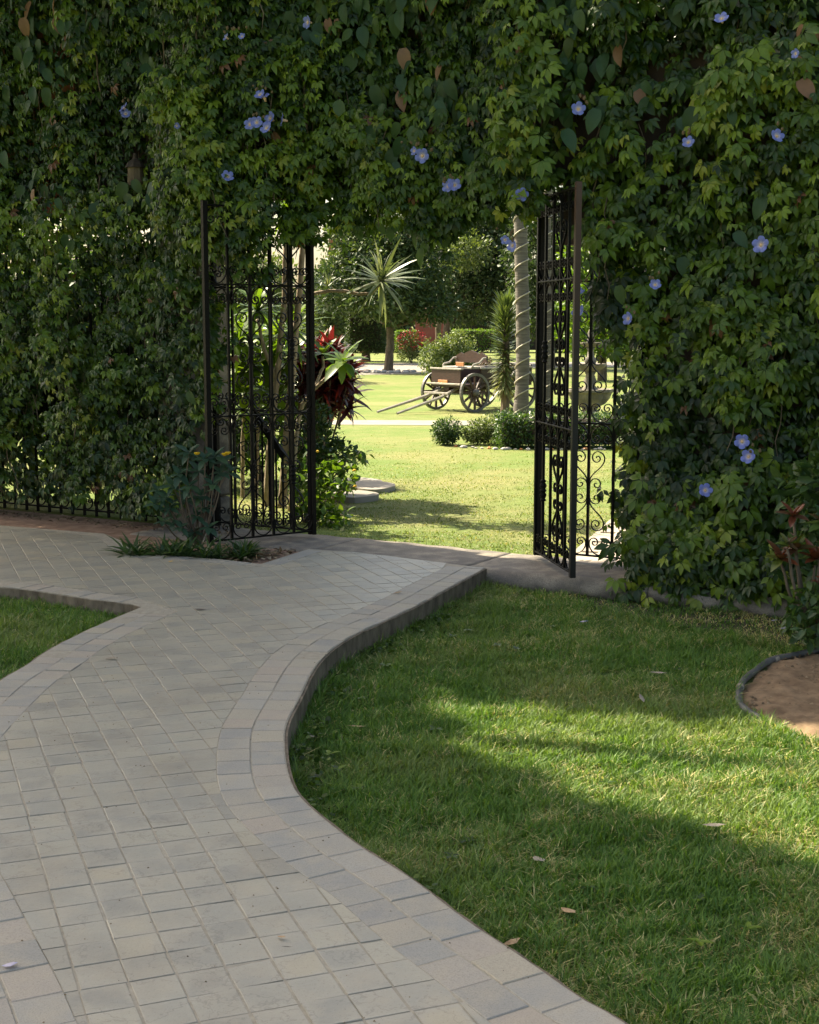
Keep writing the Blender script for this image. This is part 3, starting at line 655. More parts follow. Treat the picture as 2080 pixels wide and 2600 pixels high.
def gate(name, label, p0, p1, orn, collar, cat='gate', russet=False, stile=0.036, height=2.45, zb=0.008):
    d = np.array(p1) - np.array(p0); L = float(np.linalg.norm(d)); rz = math.atan2(d[1], d[0])
    G = thing(name, label, cat, (p0[0], p0[1], zb), rz)
    def P(n, mb, mat=IR, smooth=False, loc=(0, 0, 0), rot=(0, 0, 0), me=None): return link(n, me or mb.mesh(n, mat, smooth), G, loc, rot)
    P('stile', MB().cbox((0, 0, height / 2), (stile * .8, stile * .8, height), .003))
    P('stile', MB().cbox((L, 0, height / 2), (stile, stile, height), .003), M['russet'] if russet else IR)
    nb = 4; xs = [L * (i + 1) / (nb + 1) for i in range(nb)]; bay = L / (nb + 1)
    bar = MB().cbox((0, 0, height / 2 + .01), (.017, .017, height - .04), .003).mesh('bar', IR)
    for x in xs: P('bar', None, loc=(x, 0, 0), me=bar)
    rail = MB().cbox((L / 2, 0, 0), (L - stile, .026, .011), .002).mesh('rail', IR); zr = (0.03, 0.93, 1.87, 2.42)
    for z in zr: P('rail', None, loc=(0, 0, z), me=rail)
    cs = c_scroll(bay - .022, 0.15).mesh('scroll', IR); cs2 = c_scroll(bay - .022, 0.165).mesh('scroll', IR)
    for i in range(nb + 1):
        x = bay * (i + .5)
        P('scroll', None, loc=(x, 0, zr[0] + .008), me=cs)
        for z in zr[1:3]:
            P('scroll', None, loc=(x, 0, z + .008), me=cs2); P('scroll', None, loc=(x, 0, z - .008), rot=(0, math.pi, 0), me=cs2)
        P('scroll', None, loc=(x, 0, zr[3] - .008), rot=(0, math.pi, 0), me=cs)
    hm = heart(.115, .235).mesh('heart_scroll', IR); cp_ = c_pair(.1, .19).mesh('heart_scroll', IR)
    for lo, hi in ((0.20, 0.745), (1.125, 1.685), (2.04, 2.26)):
        if hi - lo < .4:
            P('heart_scroll', None, loc=(xs[orn], 0, lo), me=hm); continue
        m = (lo + hi) / 2
        P('heart_scroll', None, loc=(xs[orn], 0, m + .065), me=hm); P('heart_scroll', None, loc=(xs[orn], 0, m - .065), rot=(0, math.pi, 0), me=hm)
        P('heart_scroll', None, loc=(xs[orn], 0, m - .095), me=cp_)
        prof = [(.012, -.075), (.019, -.07), (.019, -.06), (.013, -.054), (.022, -.04), (.024, -.028), (.014, -.012), (.021, -.006), (.021, .006), (.014, .012), (.024, .028), (.022, .042), (.013, .054), (.019, .06), (.019, .07), (.012, .075)]
        P('collar', MB().lathe(prof, (xs[collar], 0, m), 10), smooth=True)
    return G
gl = gate('gate_leaf', 'black wrought iron gate leaf swung open on the left', LH, (-1.441, 9.86), 2, 0)
gr = gate('gate_leaf', 'black wrought iron gate leaf swung open on the right, end post reflection painted rust brown', RH, (1.029, 8.585), 2, 0, russet=True)
fl = gate('fixed_grille', 'fixed black iron scroll panel behind the left gate leaf', LH - WD * .03, LH - WD * .92, 0, 2, 'grille')
fr = gate('fixed_grille', 'fixed black iron scroll panel between right gate leaf and creeper', RH + WD * .03, RH + WD * .92, 1, 3, 'grille')
for p, nm in ((LH, 'left'), (RH, 'right')): pass
# low fence on the left, under the creeper
fx = thing('iron_fence', 'black iron bar fence buried in creeper on the left', 'fence', wall_pt(-3.6, 0, -0.02), math.atan2(WD[1], WD[0]))
fbar = MB().cbox((0, 0, 1.35), (.018, .018, 2.68), .003).mesh('bar', IR)
for i, s in enumerate(np.arange(-2.25, 2.1, 0.135)):
    if -3.6 + s > -4.9: link('bar', fbar, fx, (s, 0, 0))
for z in (.06, .95, 1.85): link('rail', MB().cbox((-.1, 0, z), (4.4, .03, .012), .002).mesh('rail', IR), fx)
fsc = c_scroll(.115, .12).mesh('scroll', IR)
for s in np.arange(-1.2, 2.0, 0.135): link('scroll', fsc, fx, (s + .0675, 0, .07))
# sloping handrail behind the left grille
hr = thing('stair_railing', 'low black railing with a sloping handrail behind the left gate', 'railing', (-1.3, 11.2, 0))
a_, b_ = at(640, 1040, 11.25), at(722, 1160, 11.1)
dv = Vector(b_ - a_); Mx = dv.to_track_quat('X', 'Z').to_matrix()
MB().cbox((a_ + b_) / 2, (dv.length, .04, .055), .004, M=Mx).obj('handrail', IR, hr)
for t in np.linspace(.1, .95, 5):
    p = a_ + (b_ - a_) * t; MB().cbox((p[0], p[1], (p[2] + GZ) / 2), (.016, .016, p[2] - GZ), .002).obj('baluster', IR, hr)

# ------------------------------------------------------------------ creeper
region_px = [(-900, -420), (2900, -420), (2900, 1700), (2400, 1620), (2080, 1560), (1700, 1522), (1640, 1470), (1640, 1400), (1610, 1370), (1635, 1300), (1615, 1250), (1635, 1190), (1615, 1150), (1630, 1060), (1580, 1000), (1575, 930), (1540, 860), (1478, 800), (1470, 520), (1440, 490), (1400, 545), (1345, 560), (1290, 560), (1200, 570), (1130, 580), (1085, 625), (1040, 580), (960, 575), (880, 590), (850, 575), (810, 560), (790, 605), (740, 630), (700, 635), (680, 735), (655, 720), (640, 640), (625, 700), (600, 700), (585, 630), (560, 640), (540, 760), (540, 900), (530, 1000), (480, 1130), (430, 1290), (330, 1320), (200, 1285), (0, 1272), (-900, 1220)]
region = [px_wall(x, y, 0.3) for x, y in region_px]
gap = [px_wall(x, y, 0.25) for x, y in [(40, 1150), (290, 1150), (300, 1275), (-600, 1240), (-600, 1120)]]
gap2 = [px_wall(x, y, 0.25) for x, y in [(270, 560), (310, 560), (320, 740), (260, 760)]]
def make_creeper(name, label, smin, smax, seed, nshoot, nbig, flowers):
    rg = np.random.default_rng(seed)
    root = thing(name, label, 'creeper', wall_pt((smin + smax) / 2, 0.1, -0.1))
    Ps = []; Ds = []; Ns = []; Sc = []; Ti = []
    w3 = np.array([WD[0], WD[1], 0]); n3 = np.array([WNm[0], WNm[1], 0]); up = np.array([0, 0, 1.0])
    cnt = 0; stems = MB()
    while cnt < nshoot:
        s = rg.uniform(smin, smax); z = rg.uniform(-0.05, 4.45)
        if not in_poly1(s, z, region): continue
        gp = in_poly1(s, z, gap) or in_poly1(s, z, gap2)
        if gp and rg.uniform() < 0.3: continue
        nz = float(noise2(s, z, 1.3)); nf = float(noise2(s + 5, z, 3.0))
        if rg.uniform() > (0.8 if smax < 0 else 0.62) + 0.75 * nf: continue
        cnt += 1
        front = rg.uniform() < 0.72
        jamb = smin > 1.9 and cnt > nshoot - 170; skirt = smin > 1.9 and nshoot - 400 < cnt <= nshoot - 170
        fringe = smin < 0 < smax and cnt > nshoot - 420
        if fringe:
            s, z = (rg.uniform(-.95, .15), rg.uniform(2.25, 2.75)) if cnt % 2 else (rg.uniform(1.05, 2.0), rg.uniform(2.42, 2.75))
        if skirt: s = rg.uniform(2.75, 5.1); z = rg.uniform(-.02, .3)
        if jamb: s = rg.uniform(2.52, 2.72); z = rg.uniform(.15, 1.9)
        o0 = (0.21 + 0.17 * nz + .06 * nf + rg.uniform(-.07, .11)) if front else rg.uniform(-.02, .15)
        if fringe: o0 = rg.uniform(.0, .32)
        if skirt: o0 = rg.uniform(.38, .62)
        if jamb: o0 = rg.uniform(-.28, -.02)
        if z > 1.85 and -.95 < s < -.02: o0 += .26
        if z > 2.1 and 1.6 < s < 2.1: o0 += .14
        node = rg.uniform() < .8
        k = rg.integers(3, 6) if node else rg.integers(4, 9); lat = rg.normal(0, .35); bul = rg.uniform(.03, .16); lat = lat * (.3 if jamb else 1.0); size = rg.uniform(.048, .083) * (1.18 if s > 1.9 else 1.0)
        base_t = 0.42 + 0.24 * nz + rg.normal(0, .19); young = rg.uniform() < 0.3
        st = rg.uniform(.045, .07)
        for i in range(k):
            t = i / k
            ss = s + lat * i * st * .6 + rg.normal(0, .018); zz = z - i * st * .85 + rg.normal(0, .012); oo = o0 + bul * math.sin(2.2 * t)
            if node: ss = s + rg.normal(0, .06); zz = z + rg.normal(0, .05); oo = o0 + rg.uniform(-.02, .10)
            if zz < -.12 or (not jamb and not skirt and not in_poly1(ss, zz - .03, region) and rg.uniform() < .93): break
            if zz < 2.55 and in_poly1(ss, zz, gap) and rg.uniform() < .12: break
            side = 1 if i % 2 else -1
            Ps.append(wall_pt(ss + side * .03, oo, zz)); Ds.append(-up * rg.uniform(.3, 1.0) + w3 * (side * rg.uniform(.1, .9) + rg.normal(0, .3)) + n3 * rg.uniform(.0, .55))
            Ns.append(n3 * rg.uniform(.5, 1.0) + up * rg.uniform(.35, 1.2) + w3 * rg.normal(0, .35))
            Sc.append(size * (1.1 - .55 * t * t) * rg.uniform(.8, 1.15)); Ti.append(np.clip(base_t + (.22 * t if young else .06 * t) + rg.normal(0, .07), 0, .92) if rg.uniform() > .006 else .98)
        if rg.uniform() < .08:
            pts = [wall_pt(s + lat * q * .05 + .02 * math.sin(q * 2 + s * 9), o0 - .03 + .02 * math.sin(q), z + .15 - q * .11) for q in range(7)]
            if in_poly1(s + lat * .3, z - .5, region): stems.tube(pts, [rg.uniform(.0022, .0055)] * 6 + [.0015], 4, False)
    P = np.array(Ps); B = basis(np.array(Ds), np.array(Ns)); S = np.array(Sc); T = np.array(Ti)
    # pick the 260 leaves that show largest as single leaves, the rest is the mass of the creeper
    v = P - np.array([0, 0, EYE]); inview = (np.abs(v[:, 0] / v[:, 1]) < .31) & (v[:, 2] / v[:, 1] < .23)
    depth = (P[:, :2] - LH) @ WNm; score = depth + S * 3; score[~inview] = -9; order = np.argsort(-score); pick = np.zeros(len(P), bool); pick[order[:260]] = True
    L = np.array(root.location)
    var = [[mk_mesh('leaf', PALM5[q][0], PALM5[q][1], M['vine'], False, np.full(len(PALM5[q][1]), tv)) for tv in (.2, .35, .5, .62, .75, .88)] for q in range(4)]
    for i in np.where(pick)[0]:
        o = bpy.data.objects.new('leaf', var[i % 4][int(np.argmin([abs(T[i] - tv) for tv in (.2, .35, .5, .62, .75, .88)]))]); col.objects.link(o); o.parent = root
        m = Matrix([list(B[i][r] * S[i]) + [P[i][r] - L[r]] for r in range(3)] + [[0, 0, 0, 1]]); o.matrix_local = m
    for q in range(4):
        kk = (~pick) & (np.arange(len(P)) % 4 == q)
        stuff(scatter('leaf', PALM5[q], P[kk], B[kk], S[kk], T[kk], M['vine'], root))
    # broad leaves of the flowering climber
    P = []; D = []; N = []; S = []; T = []
    while len(P) < nbig:
        s = rg.uniform(smin, smax); z = 4.4 - abs(rg.normal(0, 1.0)) if rg.uniform() < .75 else rg.uniform(.2, 3.5)
        if not in_poly1(s, z, region) or float(noise2(s - 3, z + 2, 1.1)) + (z - 3.2) * .35 < rg.uniform(-.5, .6): continue
        P.append(wall_pt(s, .33 + .13 * float(noise2(s, z, 1.3)) + rg.uniform(-.08, .10), z)); D.append(-up + w3 * rg.normal(0, .55) + n3 * rg.uniform(-.1, .4)); N.append(n3 + up * rg.uniform(.1, .8) + w3 * rg.normal(0, .4))
        S.append(rg.uniform(.085, .165)); T.append(np.clip(rg.beta(2, 3) * .9 + (.12 if rg.uniform() < .2 else 0), 0, .9) if rg.uniform() > .07 else rg.uniform(.93, 1))
    if smin < 0 < smax:
        for (x, y) in ((1060, 612), (1085, 640), (1102, 622), (1074, 655), (1036, 592), (990, 602), (1012, 588), (905, 600), (1130, 602), (850, 585), (870, 572), (1092, 600), (960, 585)):
            s, z = px_wall(x, y - 25, .2); P.append(wall_pt(s, .2, z)); D.append(-up + w3 * rg.normal(0, .4)); N.append(n3 + w3 * rg.normal(0, .5)); S.append(rg.uniform(.1, .15)); T.append(rg.uniform(.5, .8))
    P = np.array(P); B = basis(np.array(D), np.array(N))
    bv = [mk_mesh('broad_leaf', OVATE[0], OVATE[1], M['vine2'], True, np.full(len(OVATE[1]), tv)) for tv in (.1, .25, .4, .55, .7, .85, .95)]
    tvs = np.array((.1, .25, .4, .55, .7, .85, .95))
    vis = [i for i in range(len(P)) if abs(P[i][0] / P[i][1]) < .31 and (P[i][2] - EYE) / P[i][1] < .25]; vis = set(vis[:290])
    for i in vis:
        o = bpy.data.objects.new('broad_leaf', bv[int(np.argmin(abs(tvs - T[i])))]); col.objects.link(o); o.parent = root
        o.matrix_local = Matrix([list(B[i][r] * S[i]) + [P[i][r] - L[r]] for r in range(3)] + [[0, 0, 0, 1]])
    kk = np.array([i not in vis for i in range(len(P))])
    if kk.any(): stuff(scatter('broad_leaf', OVATE, P[kk], B[kk], np.array(S)[kk], np.array(T)[kk], M['vine2'], root, True))
    stuff(stems.obj('stem', M['bark'], root))
    for (x, y, sz, tl) in flowers:
        of = .52; s, z = px_wall(x, y, of)
        if z > 1.85 and -.98 < s < .02: of = .74; s, z = px_wall(x, y, of)
        p = wall_pt(s, of, z)
        f = link('flower', petal_me, root, p - L, (R_(68 + rg.normal(0, 16)), R_(rg.normal(0, 14)), math.atan2(WNm[1], WNm[0]) + math.pi / 2 + rg.normal(0, .4)), sz * rg.uniform(.88, 1.1))
        link('throat', throat_me, f)
        if rg.uniform() < .6:
            for _ in range(3):
                c_ = p + np.array([rg.normal(0, .03), rg.normal(0, .02), rg.uniform(.02, .07)]); link('flower_bud', bud_me, root, c_ - L, (rg.normal(0, .5), rg.normal(0, .5), 0), rg.uniform(.8, 1.2))
    return root
nr, nsg = 6, 40; V = []; F = []
for i in range(nr):
    t = i / (nr - 1)
    for k in range(nsg):
        a = 2 * math.pi * k / nsg; lob = abs(math.cos(2.5 * a)) ** .6
        r = .007 + (.045 * (.74 + .26 * lob) - .007) * t; V.append((r * math.cos(a), r * math.sin(a), .016 * math.sin(t * 1.7) - .012 * (1 - lob) * t + .0015 * math.sin(10 * a) * t))
for i in range(nr - 1):
    for k in range(nsg): F.append((i * nsg + k, i * nsg + (k + 1) % nsg, (i + 1) * nsg + (k + 1) % nsg, (i + 1) * nsg + k))
M['bud'] = m_plain('brown_bud', (0.09, 0.06, 0.03), (0.2, 0.14, 0.07), 30, 0.8, 0.3)
bud_me = MB().lathe([(.003, 0), (.009, .008), (.008, .018), (.002, .026)], n=6).mesh('flower_bud', M['bud'])
petal_me = mk_mesh('flower', np.array(V), F, M['petal'], True)
throat_me = MB().lathe([(.006, -.03), (.009, -.01), (.010, .002), (.006, .007), (.002, .009)], n=10).mesh('throat', M['throat'], True)
FL = [(649, 47), (510, 77), (477, 79), (557, 205), (548, 200), (527, 262), (570, 250), (597, 253), (562, 270), (541, 258), (265, 240), (262, 228), (372, 265), (479, 372), (873, 318), (890, 328), (957, 390), (945, 392), (1087, 411), (1099, 410), (1218, 230), (1520, 40), (1676, 113), (1636, 287), (1603, 516), (1380, 600), (1324, 671), (1219, 615), (1219, 657), (1080, 517), (1064, 505), (1563, 930), (1577, 962), (1485, 1033), (1450, 300)]
fl_l = []; fl_m = []; fl_r = []
for i, (x, y) in enumerate(FL):
    x *= 2080 / 1725; y *= 2080 / 1725; s, z = px_wall(x, y, .47); e = (x, y, .62 if (477, 79) == FL[i] or FL[i] in ((372, 265), (510, 77), (1087, 411), (1064, 505), (1676, 113), (873, 318)) else rng.uniform(.88, 1.08), [-1, 0, .5, 1, -.4][i % 5])
    (fl_l if s < -.9 else fl_m if s < 1.95 else fl_r).append(e)
make_creeper('creeper', 'green creeper hanging over the iron fence on the left, a few blue flowers', -4.4, -.9, 3, 3550, 420, fl_l)
make_creeper('creeper', 'green creeper with blue flowers draped above the open gateway', -.9, 1.95, 4, 2900, 640, fl_m)
make_creeper('creeper', 'dense dark green creeper with blue flowers covering the wall on the right', 1.95, 5.2, 5, 2800, 620, fl_r)
# lantern almost swallowed by the creeper
lt = thing('wall_lantern', 'small rusty lantern half swallowed by the creeper on the upper left', 'lantern', at(345, 470, 10.9))
lp = np.array(lt.location)
MB().lathe([(.05, 0), (.065, .02), (.06, .12), (.062, .13)], lp, 8).obj('glass_body', M['bark'], lt)
MB().lathe([(.085, .131), (.06, .17), (.02, .2), (.012, .24)], lp, 8).obj('cap', M['dark'], lt)

# ------------------------------------------------------------------ plants
def crown_pts(lobes, n, shell=0.55):
    w = np.array([r[0] * r[1] * r[2] for _, r in lobes]) ** (2 / 3); w = w / w.sum(); idx = rng.choice(len(lobes), n, p=w)
    C = np.array([c for c, _ in lobes])[idx]; Rr = np.array([r for _, r in lobes])[idx]; d = rand_dir(n)
    rad = shell + (1 - shell) * rng.uniform(0, 1, n) ** 0.6
    lump = 1 + 0.16 * np.sin(d[:, 0] * 7 + idx * 2.1) * np.sin(d[:, 2] * 8 + idx) + 0.10 * np.sin(d[:, 1] * 13 + idx)
    return C + d * Rr * (rad * lump)[:, None], d, idx
def foliage(name, parent, lobes, n, size, mat, tpl=DIAMOND, shell=0.5, t0=0.45, tv=0.2, updir=0.5, cuts=None):
    P, d, idx = crown_pts(lobes, n, shell)
    if cuts is not None: k = cuts(P); P, d, idx = P[k], d[k], idx[k]
    n = len(P); lob_t = rng.normal(0, .12, len(lobes) + 1)
    D = d + rng.normal(0, .8, (n, 3)); N = d * .6 + np.array([0, 0, updir]) + rng.normal(0, .5, (n, 3))
    t = np.clip(t0 + lob_t[idx] + rng.normal(0, tv, n), 0, 1)
    return stuff(scatter(name, tpl, P, basis(D, N), rng.uniform(*size, n), t, mat, parent))
def limb(mb, pts, r0, r1, n=7):
    P = smooth_curve(pts, max(.05, float(np.linalg.norm(np.array(pts[0]) - np.array(pts[-1]))) / 8)); k = len(P)
    P = P + rng.normal(0, r1 * .4, P.shape) * np.linspace(0, 1, k)[:, None]
    mb.tube(P, [r0 + (r1 - r0) * i / (k - 1) for i in range(k)], n); return mb
def tree(label, base, height, lobes, n, size, mat, r=0.13, group=None, fork=0.35, name='tree', bark='bark'):
    b = np.array([base[0], base[1], base[2] if len(base) > 2 else GZ]); T = thing(name, label, 'tree', b, group=group)
    mb = MB(); fk = b + np.array([rng.normal(0, .1), rng.normal(0, .1), height * fork]); limb(mb, [b - [0, 0, .1], b + (fk - b) * .5 + rng.normal(0, .03, 3), fk], r * 1.25, r * .8)
    mb.obj('trunk', M[bark], T, True)
    for c, rr in lobes: 
        c = np.array(c); mb = MB(); mid = (fk + c) / 2 + np.array([0, 0, -.1 * np.linalg.norm(c - fk)]); limb(mb, [fk - [0, 0, .05], mid, c], r * .55, r * .15, 5); mb.obj('limb', M[bark], T, True)
    foliage('crown', T, lobes, n, size, M[mat], DIAMOND, .25); return T
def P3(x, y, Y): return at(x, y, Y)
# trees of the garden
b = g(985, 945, GZ); Y0 = b[1]
tree('dark round-crowned tree ringed with white stones in the middle of the garden', (b[0], b[1]), 6.0, [(P3(870, 720, Y0 + .5), (1.3, 1.5, .95)), (P3(960, 660, Y0), (1.4, 1.6, 1.3)), (P3(1060, 690, Y0 + .3), (1.3, 1.5, 1.1)), (P3(980, 760, Y0 - .4), (1.5, 1.5, .85)), (P3(900, 600, Y0 + .6), (1.1, 1.4, 1.1)), (P3(1040, 560, Y0), (1.5, 1.6, 1.3)), (P3(1100, 780, Y0), (.9, 1.2, .55))], 17000, (.13, .23), 'tree', .14, fork=.26)
ring = thing('stone_ring', 'ring of white stones round the foot of the garden tree', 'stones', (b[0], b[1], GZ))
for k in range(26):
    a = k / 26 * 6.283; mb = MB(); rr = rng.uniform(.09, .16)
    mb.lathe([(rr * .5, -.02), (rr, .03), (rr * .8, rr * .6), (rr * .3, rr * .75)], (b[0] + math.cos(a) * rng.uniform(.7, 1.15), b[1] + math.sin(a) * rng.uniform(.7, 1.1), GZ), 6, lambda q, i: .2 * math.sin(q * 2 + k)); mb.obj('stone', M['white'], ring)
b = g(1130, 905, GZ); Y1 = 56
tree('dark tree with leaning limbs behind the round bush', (P3(1135, 900, Y1)[0], Y1), 7, [(P3(1140, 690, Y1), (1.7, 2, 1.6)), (P3(1230, 640, Y1), (1.9, 2, 1.7)), (P3(1200, 770, Y1 + 1), (1.6, 2, .9)), (P3(1290, 720, Y1 + 1), (1.4, 2, 1.5)), (P3(1170, 560, Y1), (1.8, 2, 1.5)), (P3(1300, 570, Y1), (1.6, 2, 1.4))], 17000, (.14, .25), 'tree', .15, fork=.3)
tree('pale green sunlit tree at the left edge of the garden view', (P3(850, 850, 58)[0], 58), 7, [(P3(900, 680, 58), (1.0, 1.6, 1.3)), (P3(835, 740, 58), (1.0, 1.5, 1.2)), (P3(945, 600, 59), (1.0, 1.5, 1.1)), (P3(820, 820, 58), (.9, 1.4, .9))], 10000, (.14, .24), 'treelight', .14)
tree('light green tree showing between the dark crowns', (P3(1110, 860, 66)[0], 66), 8, [(P3(1185, 640, 53.0), (1.0, .8, .75)), (P3(1140, 720, 66), (1.5, 1.5, 1.2)), (P3(1050, 640, 66), (1.6, 1.5, 1.4))], 8000, (.13, .22), 'treelight', .14)
tree('tree half hidden by the right gate leaf', (P3(1400, 860, 50)[0], 50), 7, [(P3(1380, 640, 50), (1.5, 1.7, 1.8)), (P3(1440, 760, 50), (1.4, 1.6, 1.4)), (P3(1350, 780, 50), (.9, 1.2, 1.2)), (P3(1420, 540, 50), (1.5, 1.7, 1.2))], 10000, (.14, .24), 'tree', .14)
tree('yellow-green tree behind the stone fountain', (P3(1530, 900, 40)[0], 40), 6, [(P3(1480, 790, 40), (1.0, 1.2, 1.0)), (P3(1570, 740, 40), (1.2, 1.4, 1.3)), (P3(1530, 860, 40), (1.2, 1.3, .6)), (P3(1650, 760, 40), (1.4, 1.4, 1.5)), (P3(1520, 640, 40), (1.2, 1.3, .9))], 10000, (.11, .2), 'bright', .12)
tree('broad tree behind the palm-like shrubs left of the gate', (P3(640, 900, 40)[0], 40), 7, [(P3(560, 720, 40), (1.5, 1.6, 1.6)), (P3(660, 800, 40), (1.3, 1.4, .9)), (P3(700, 700, 40), (.6, 1.2, .6)), (P3(470, 780, 40), (1.6, 1.6, 1.6))], 10000, (.11, .2), 'treelight', .13)
tree('bright green tree glimpsed through the left fence', (-6.2, 22), 5, [((-6.4, 22, 2.6), (1.6, 1.4, 1.4)), ((-5.0, 21.5, 2.0), (1.3, 1.2, 1.1)), ((-7.6, 22.5, 2.2), (1.5, 1.2, 1.3))], 7000, (.08, .15), 'bright', .12)
# unseen trees added for shade, crowns cut along sun rays to leave sunny gaps
sunk = 1 / math.tan(SUN_EL); sdir = np.array([to_sun.x, to_sun.y]) / math.hypot(to_sun.x, to_sun.y)
sun_patch = [tuple(g(x, y, LAWN_Z)[:2]) for x, y in ((1020, 1765), (1400, 1790), (1700, 1815), (2080, 1845), (2600, 1860), (2600, 2500), (2080, 2260), (1850, 2185), (1650, 2115), (1400, 2040), (1100, 1945))]
sun_patch2 = [tuple(g(x, y, LAWN_Z)[:2]) for x, y in ((1740, 2380), (1950, 2360), (2180, 2480), (2180, 2650), (1850, 2620))]
sun_patch3 = [(-3.6, 11.9), (-1.5, 10.75), (-.8, 10.3), (-1.0, 9.95), (-1.9, 10.35), (-3.4, 11.1)]
def shade_cut(P):
    q = P[:, :2] - sdir[None] * (P[:, 2:3] - LAWN_Z) * sunk
    side = (q - LH) @ WNm
    keep = (side > -0.05) & ~in_poly(q[:, 0], q[:, 1], sun_patch) & ~(in_poly(q[:, 0], q[:, 1], sun_patch2) & (rng.uniform(0, 1, len(q)) < .8))
    keep &= ~(in_poly(q[:, 0], q[:, 1], sun_patch3) & (rng.uniform(0, 1, len(q)) < .75))
    vis = (np.abs(P[:, 0]) < .33 * P[:, 1] + .3) & (P[:, 2] < EYE + .27 * P[:, 1] + .4)
    return keep & ~vis
def shade_tree(label, base, lobes, n):
    T = thing('shade_tree', label, 'tree', base); b = np.array(base, float); fk = b + [0, 0, 4.2]; mb = MB(); limb(mb, [b - [0, 0, .1], b + [.05, 0, 2.2], fk], .22, .15, 9); mb.obj('trunk', M['bark'], T, True)
    for c, _ in lobes:
        mb = MB(); c = np.array(c); limb(mb, [fk - [0, 0, .1], (fk + c) / 2 + [0, 0, -.2], c], .09, .03, 6); mb.obj('limb', M['bark'], T, True)
    foliage('crown', T, lobes, n, (.24, .38), M['tree'], DIAMOND, .15, cuts=shade_cut)
shade_tree('large unseen tree added for shade left of the path', (-6.2, 8.6, LAWN_Z), [((-6.2, 8.6, 7), (1.9, 1.9, .9)), ((-4.6, 8.0, 7.1), (1.8, 1.8, .9)), ((-6.0, 6.6, 7), (1.9, 1.8, .9)), ((-7.4, 7.6, 7), (1.8, 1.8, .9)), ((-4.4, 6.4, 7.2), (1.6, 1.6, .9)), ((-7.2, 9.6, 7.1), (1.8, 1.8, .9)), ((-5.4, 9.9, 7.1), (1.7, 1.7, .9)), ((-3.6, 9.2, 7.2), (1.3, 1.3, .8)), ((-3.3, 10.6, 7.2), (1.3, 1.3, .8))], 16000)
shade_tree('large unseen tree added for shade behind the creeper left of the gateway, crown above the picture', (-6.6, 14.6, GZ), [((-6.4, 12.2, 7), (1.8, 1.8, .9)), ((-7.8, 12.0, 7), (1.8, 1.8, .9)), ((-5.0, 11.6, 7.1), (1.5, 1.5, .8)), ((-8.6, 13.6, 7), (1.8, 1.6, .9)), ((-7.0, 13.2, 7.2), (1.6, 1.5, .8)), ((-4.2, 12.0, 7.3), (1.4, 1.4, .8))], 10000)
# clipped hedges and bushes
def bush(label, c, r, n, size, mat, cat='bush', name='bush', tpl=DIAMOND, lobes=None, stem=True, t0=.45):
    T = thing(name, label, cat, (c[0], c[1], GZ)); c = np.array([c[0], c[1], GZ])
    if lobes is None: lobes = [(c + [0, 0, r[2] * 1.05], r)] + [(c + np.array([rng.normal(0, .4) * r[0], rng.normal(0, .4) * r[1], r[2] * (1.0 + rng.normal(0, .3))]), (r[0] * .6, r[1] * .6, r[2] * .6)) for _ in range(4)]
    foliage('foliage', T, lobes, n, size, M[mat], tpl, .45, t0)
    if stem:
        mb = MB()
        for k in range(4): mb.tube([c + [rng.normal(0, .03), rng.normal(0, .03), -.05], c + [rng.normal(0, .3) * r[0], rng.normal(0, .3) * r[1], r[2]]], [.02 * r[2] * 2, .008], 5)
        mb.obj('stem', M['bark'], T)
    return T
def box_hedge(label, x0, x1, y0, y1, z0, z1, n, size, mat, trunk=False):
    T = thing('clipped_hedge', label, 'hedge', ((x0 + x1) / 2, (y0 + y1) / 2, GZ))
    P = rng.uniform(0, 1, (n, 3)); f = rng.integers(0, 5, n); q = rng.uniform(0, .12, n)
    P[f == 0, 1] = q[f == 0]; P[f == 1, 0] = q[f == 1]; P[f == 2, 0] = 1 - q[f == 2]; P[f == 3, 2] = 1 - q[f == 3]; P[f == 4, 1] = q[f == 4]
    nrm = np.zeros((n, 3)); nrm[f == 0, 1] = -1; nrm[f == 4, 1] = -1; nrm[f == 1, 0] = -1; nrm[f == 2, 0] = 1; nrm[f == 3, 2] = 1
    P = np.array([x0, y0, z0]) + P * np.array([x1 - x0, y1 - y0, z1 - z0]) + rng.normal(0, .025, (n, 3))
    D = rng.normal(0, 1, (n, 3)) + nrm * .5; stuff(scatter('foliage', DIAMOND, P, basis(D, nrm + rng.normal(0, .5, (n, 3)) + [0, 0, .3]), rng.uniform(*size, n), np.clip(rng.normal(.42, .2, n), 0, 1), M[mat], T))
    m = .12 * min(x1 - x0, y1 - y0); MB().cbox(((x0 + x1) / 2, (y0 + y1) / 2, (z0 + z1) / 2), (x1 - x0 - m * 2, y1 - y0 - m * 2, z1 - z0 - m * 1.2), .03).obj('twig_core', M['dark'], T)
    if trunk: MB().tube([((x0 + x1) / 2, (y0 + y1) / 2, GZ - .05), ((x0 + x1) / 2, (y0 + y1) / 2, z0 + .2)], [.22, .16], 8).obj('trunk', M['bark'], T)
    return T
xa = P3(876, 900, 60)[0]; xb = P3(979, 900, 60)[0]
box_hedge('tall dark clipped block of hedge on a short trunk behind the round-crowned tree', xa, xb, 60, 61.8, .35, 2.75, 7000, (.06, .12), 'tree', True)
box_hedge('low clipped dark hedge in front of the stone fountain', 1.16, 3.9, 18.05, 18.7, GZ, .40, 9000, (.03, .06), 'shrub')
box_hedge('pale clipped hedge far behind the red bougainvillea', P3(1005, 850, 72)[0], P3(1060, 850, 72)[0], 72, 73, .3, 1.25, 1800, (.07, .12), 'bright')
box_hedge('pale clipped hedge far behind the round bush', P3(1150, 850, 72)[0], P3(1260, 850, 72)[0], 72, 73, .3, 1.3, 2500, (.07, .12), 'bright')
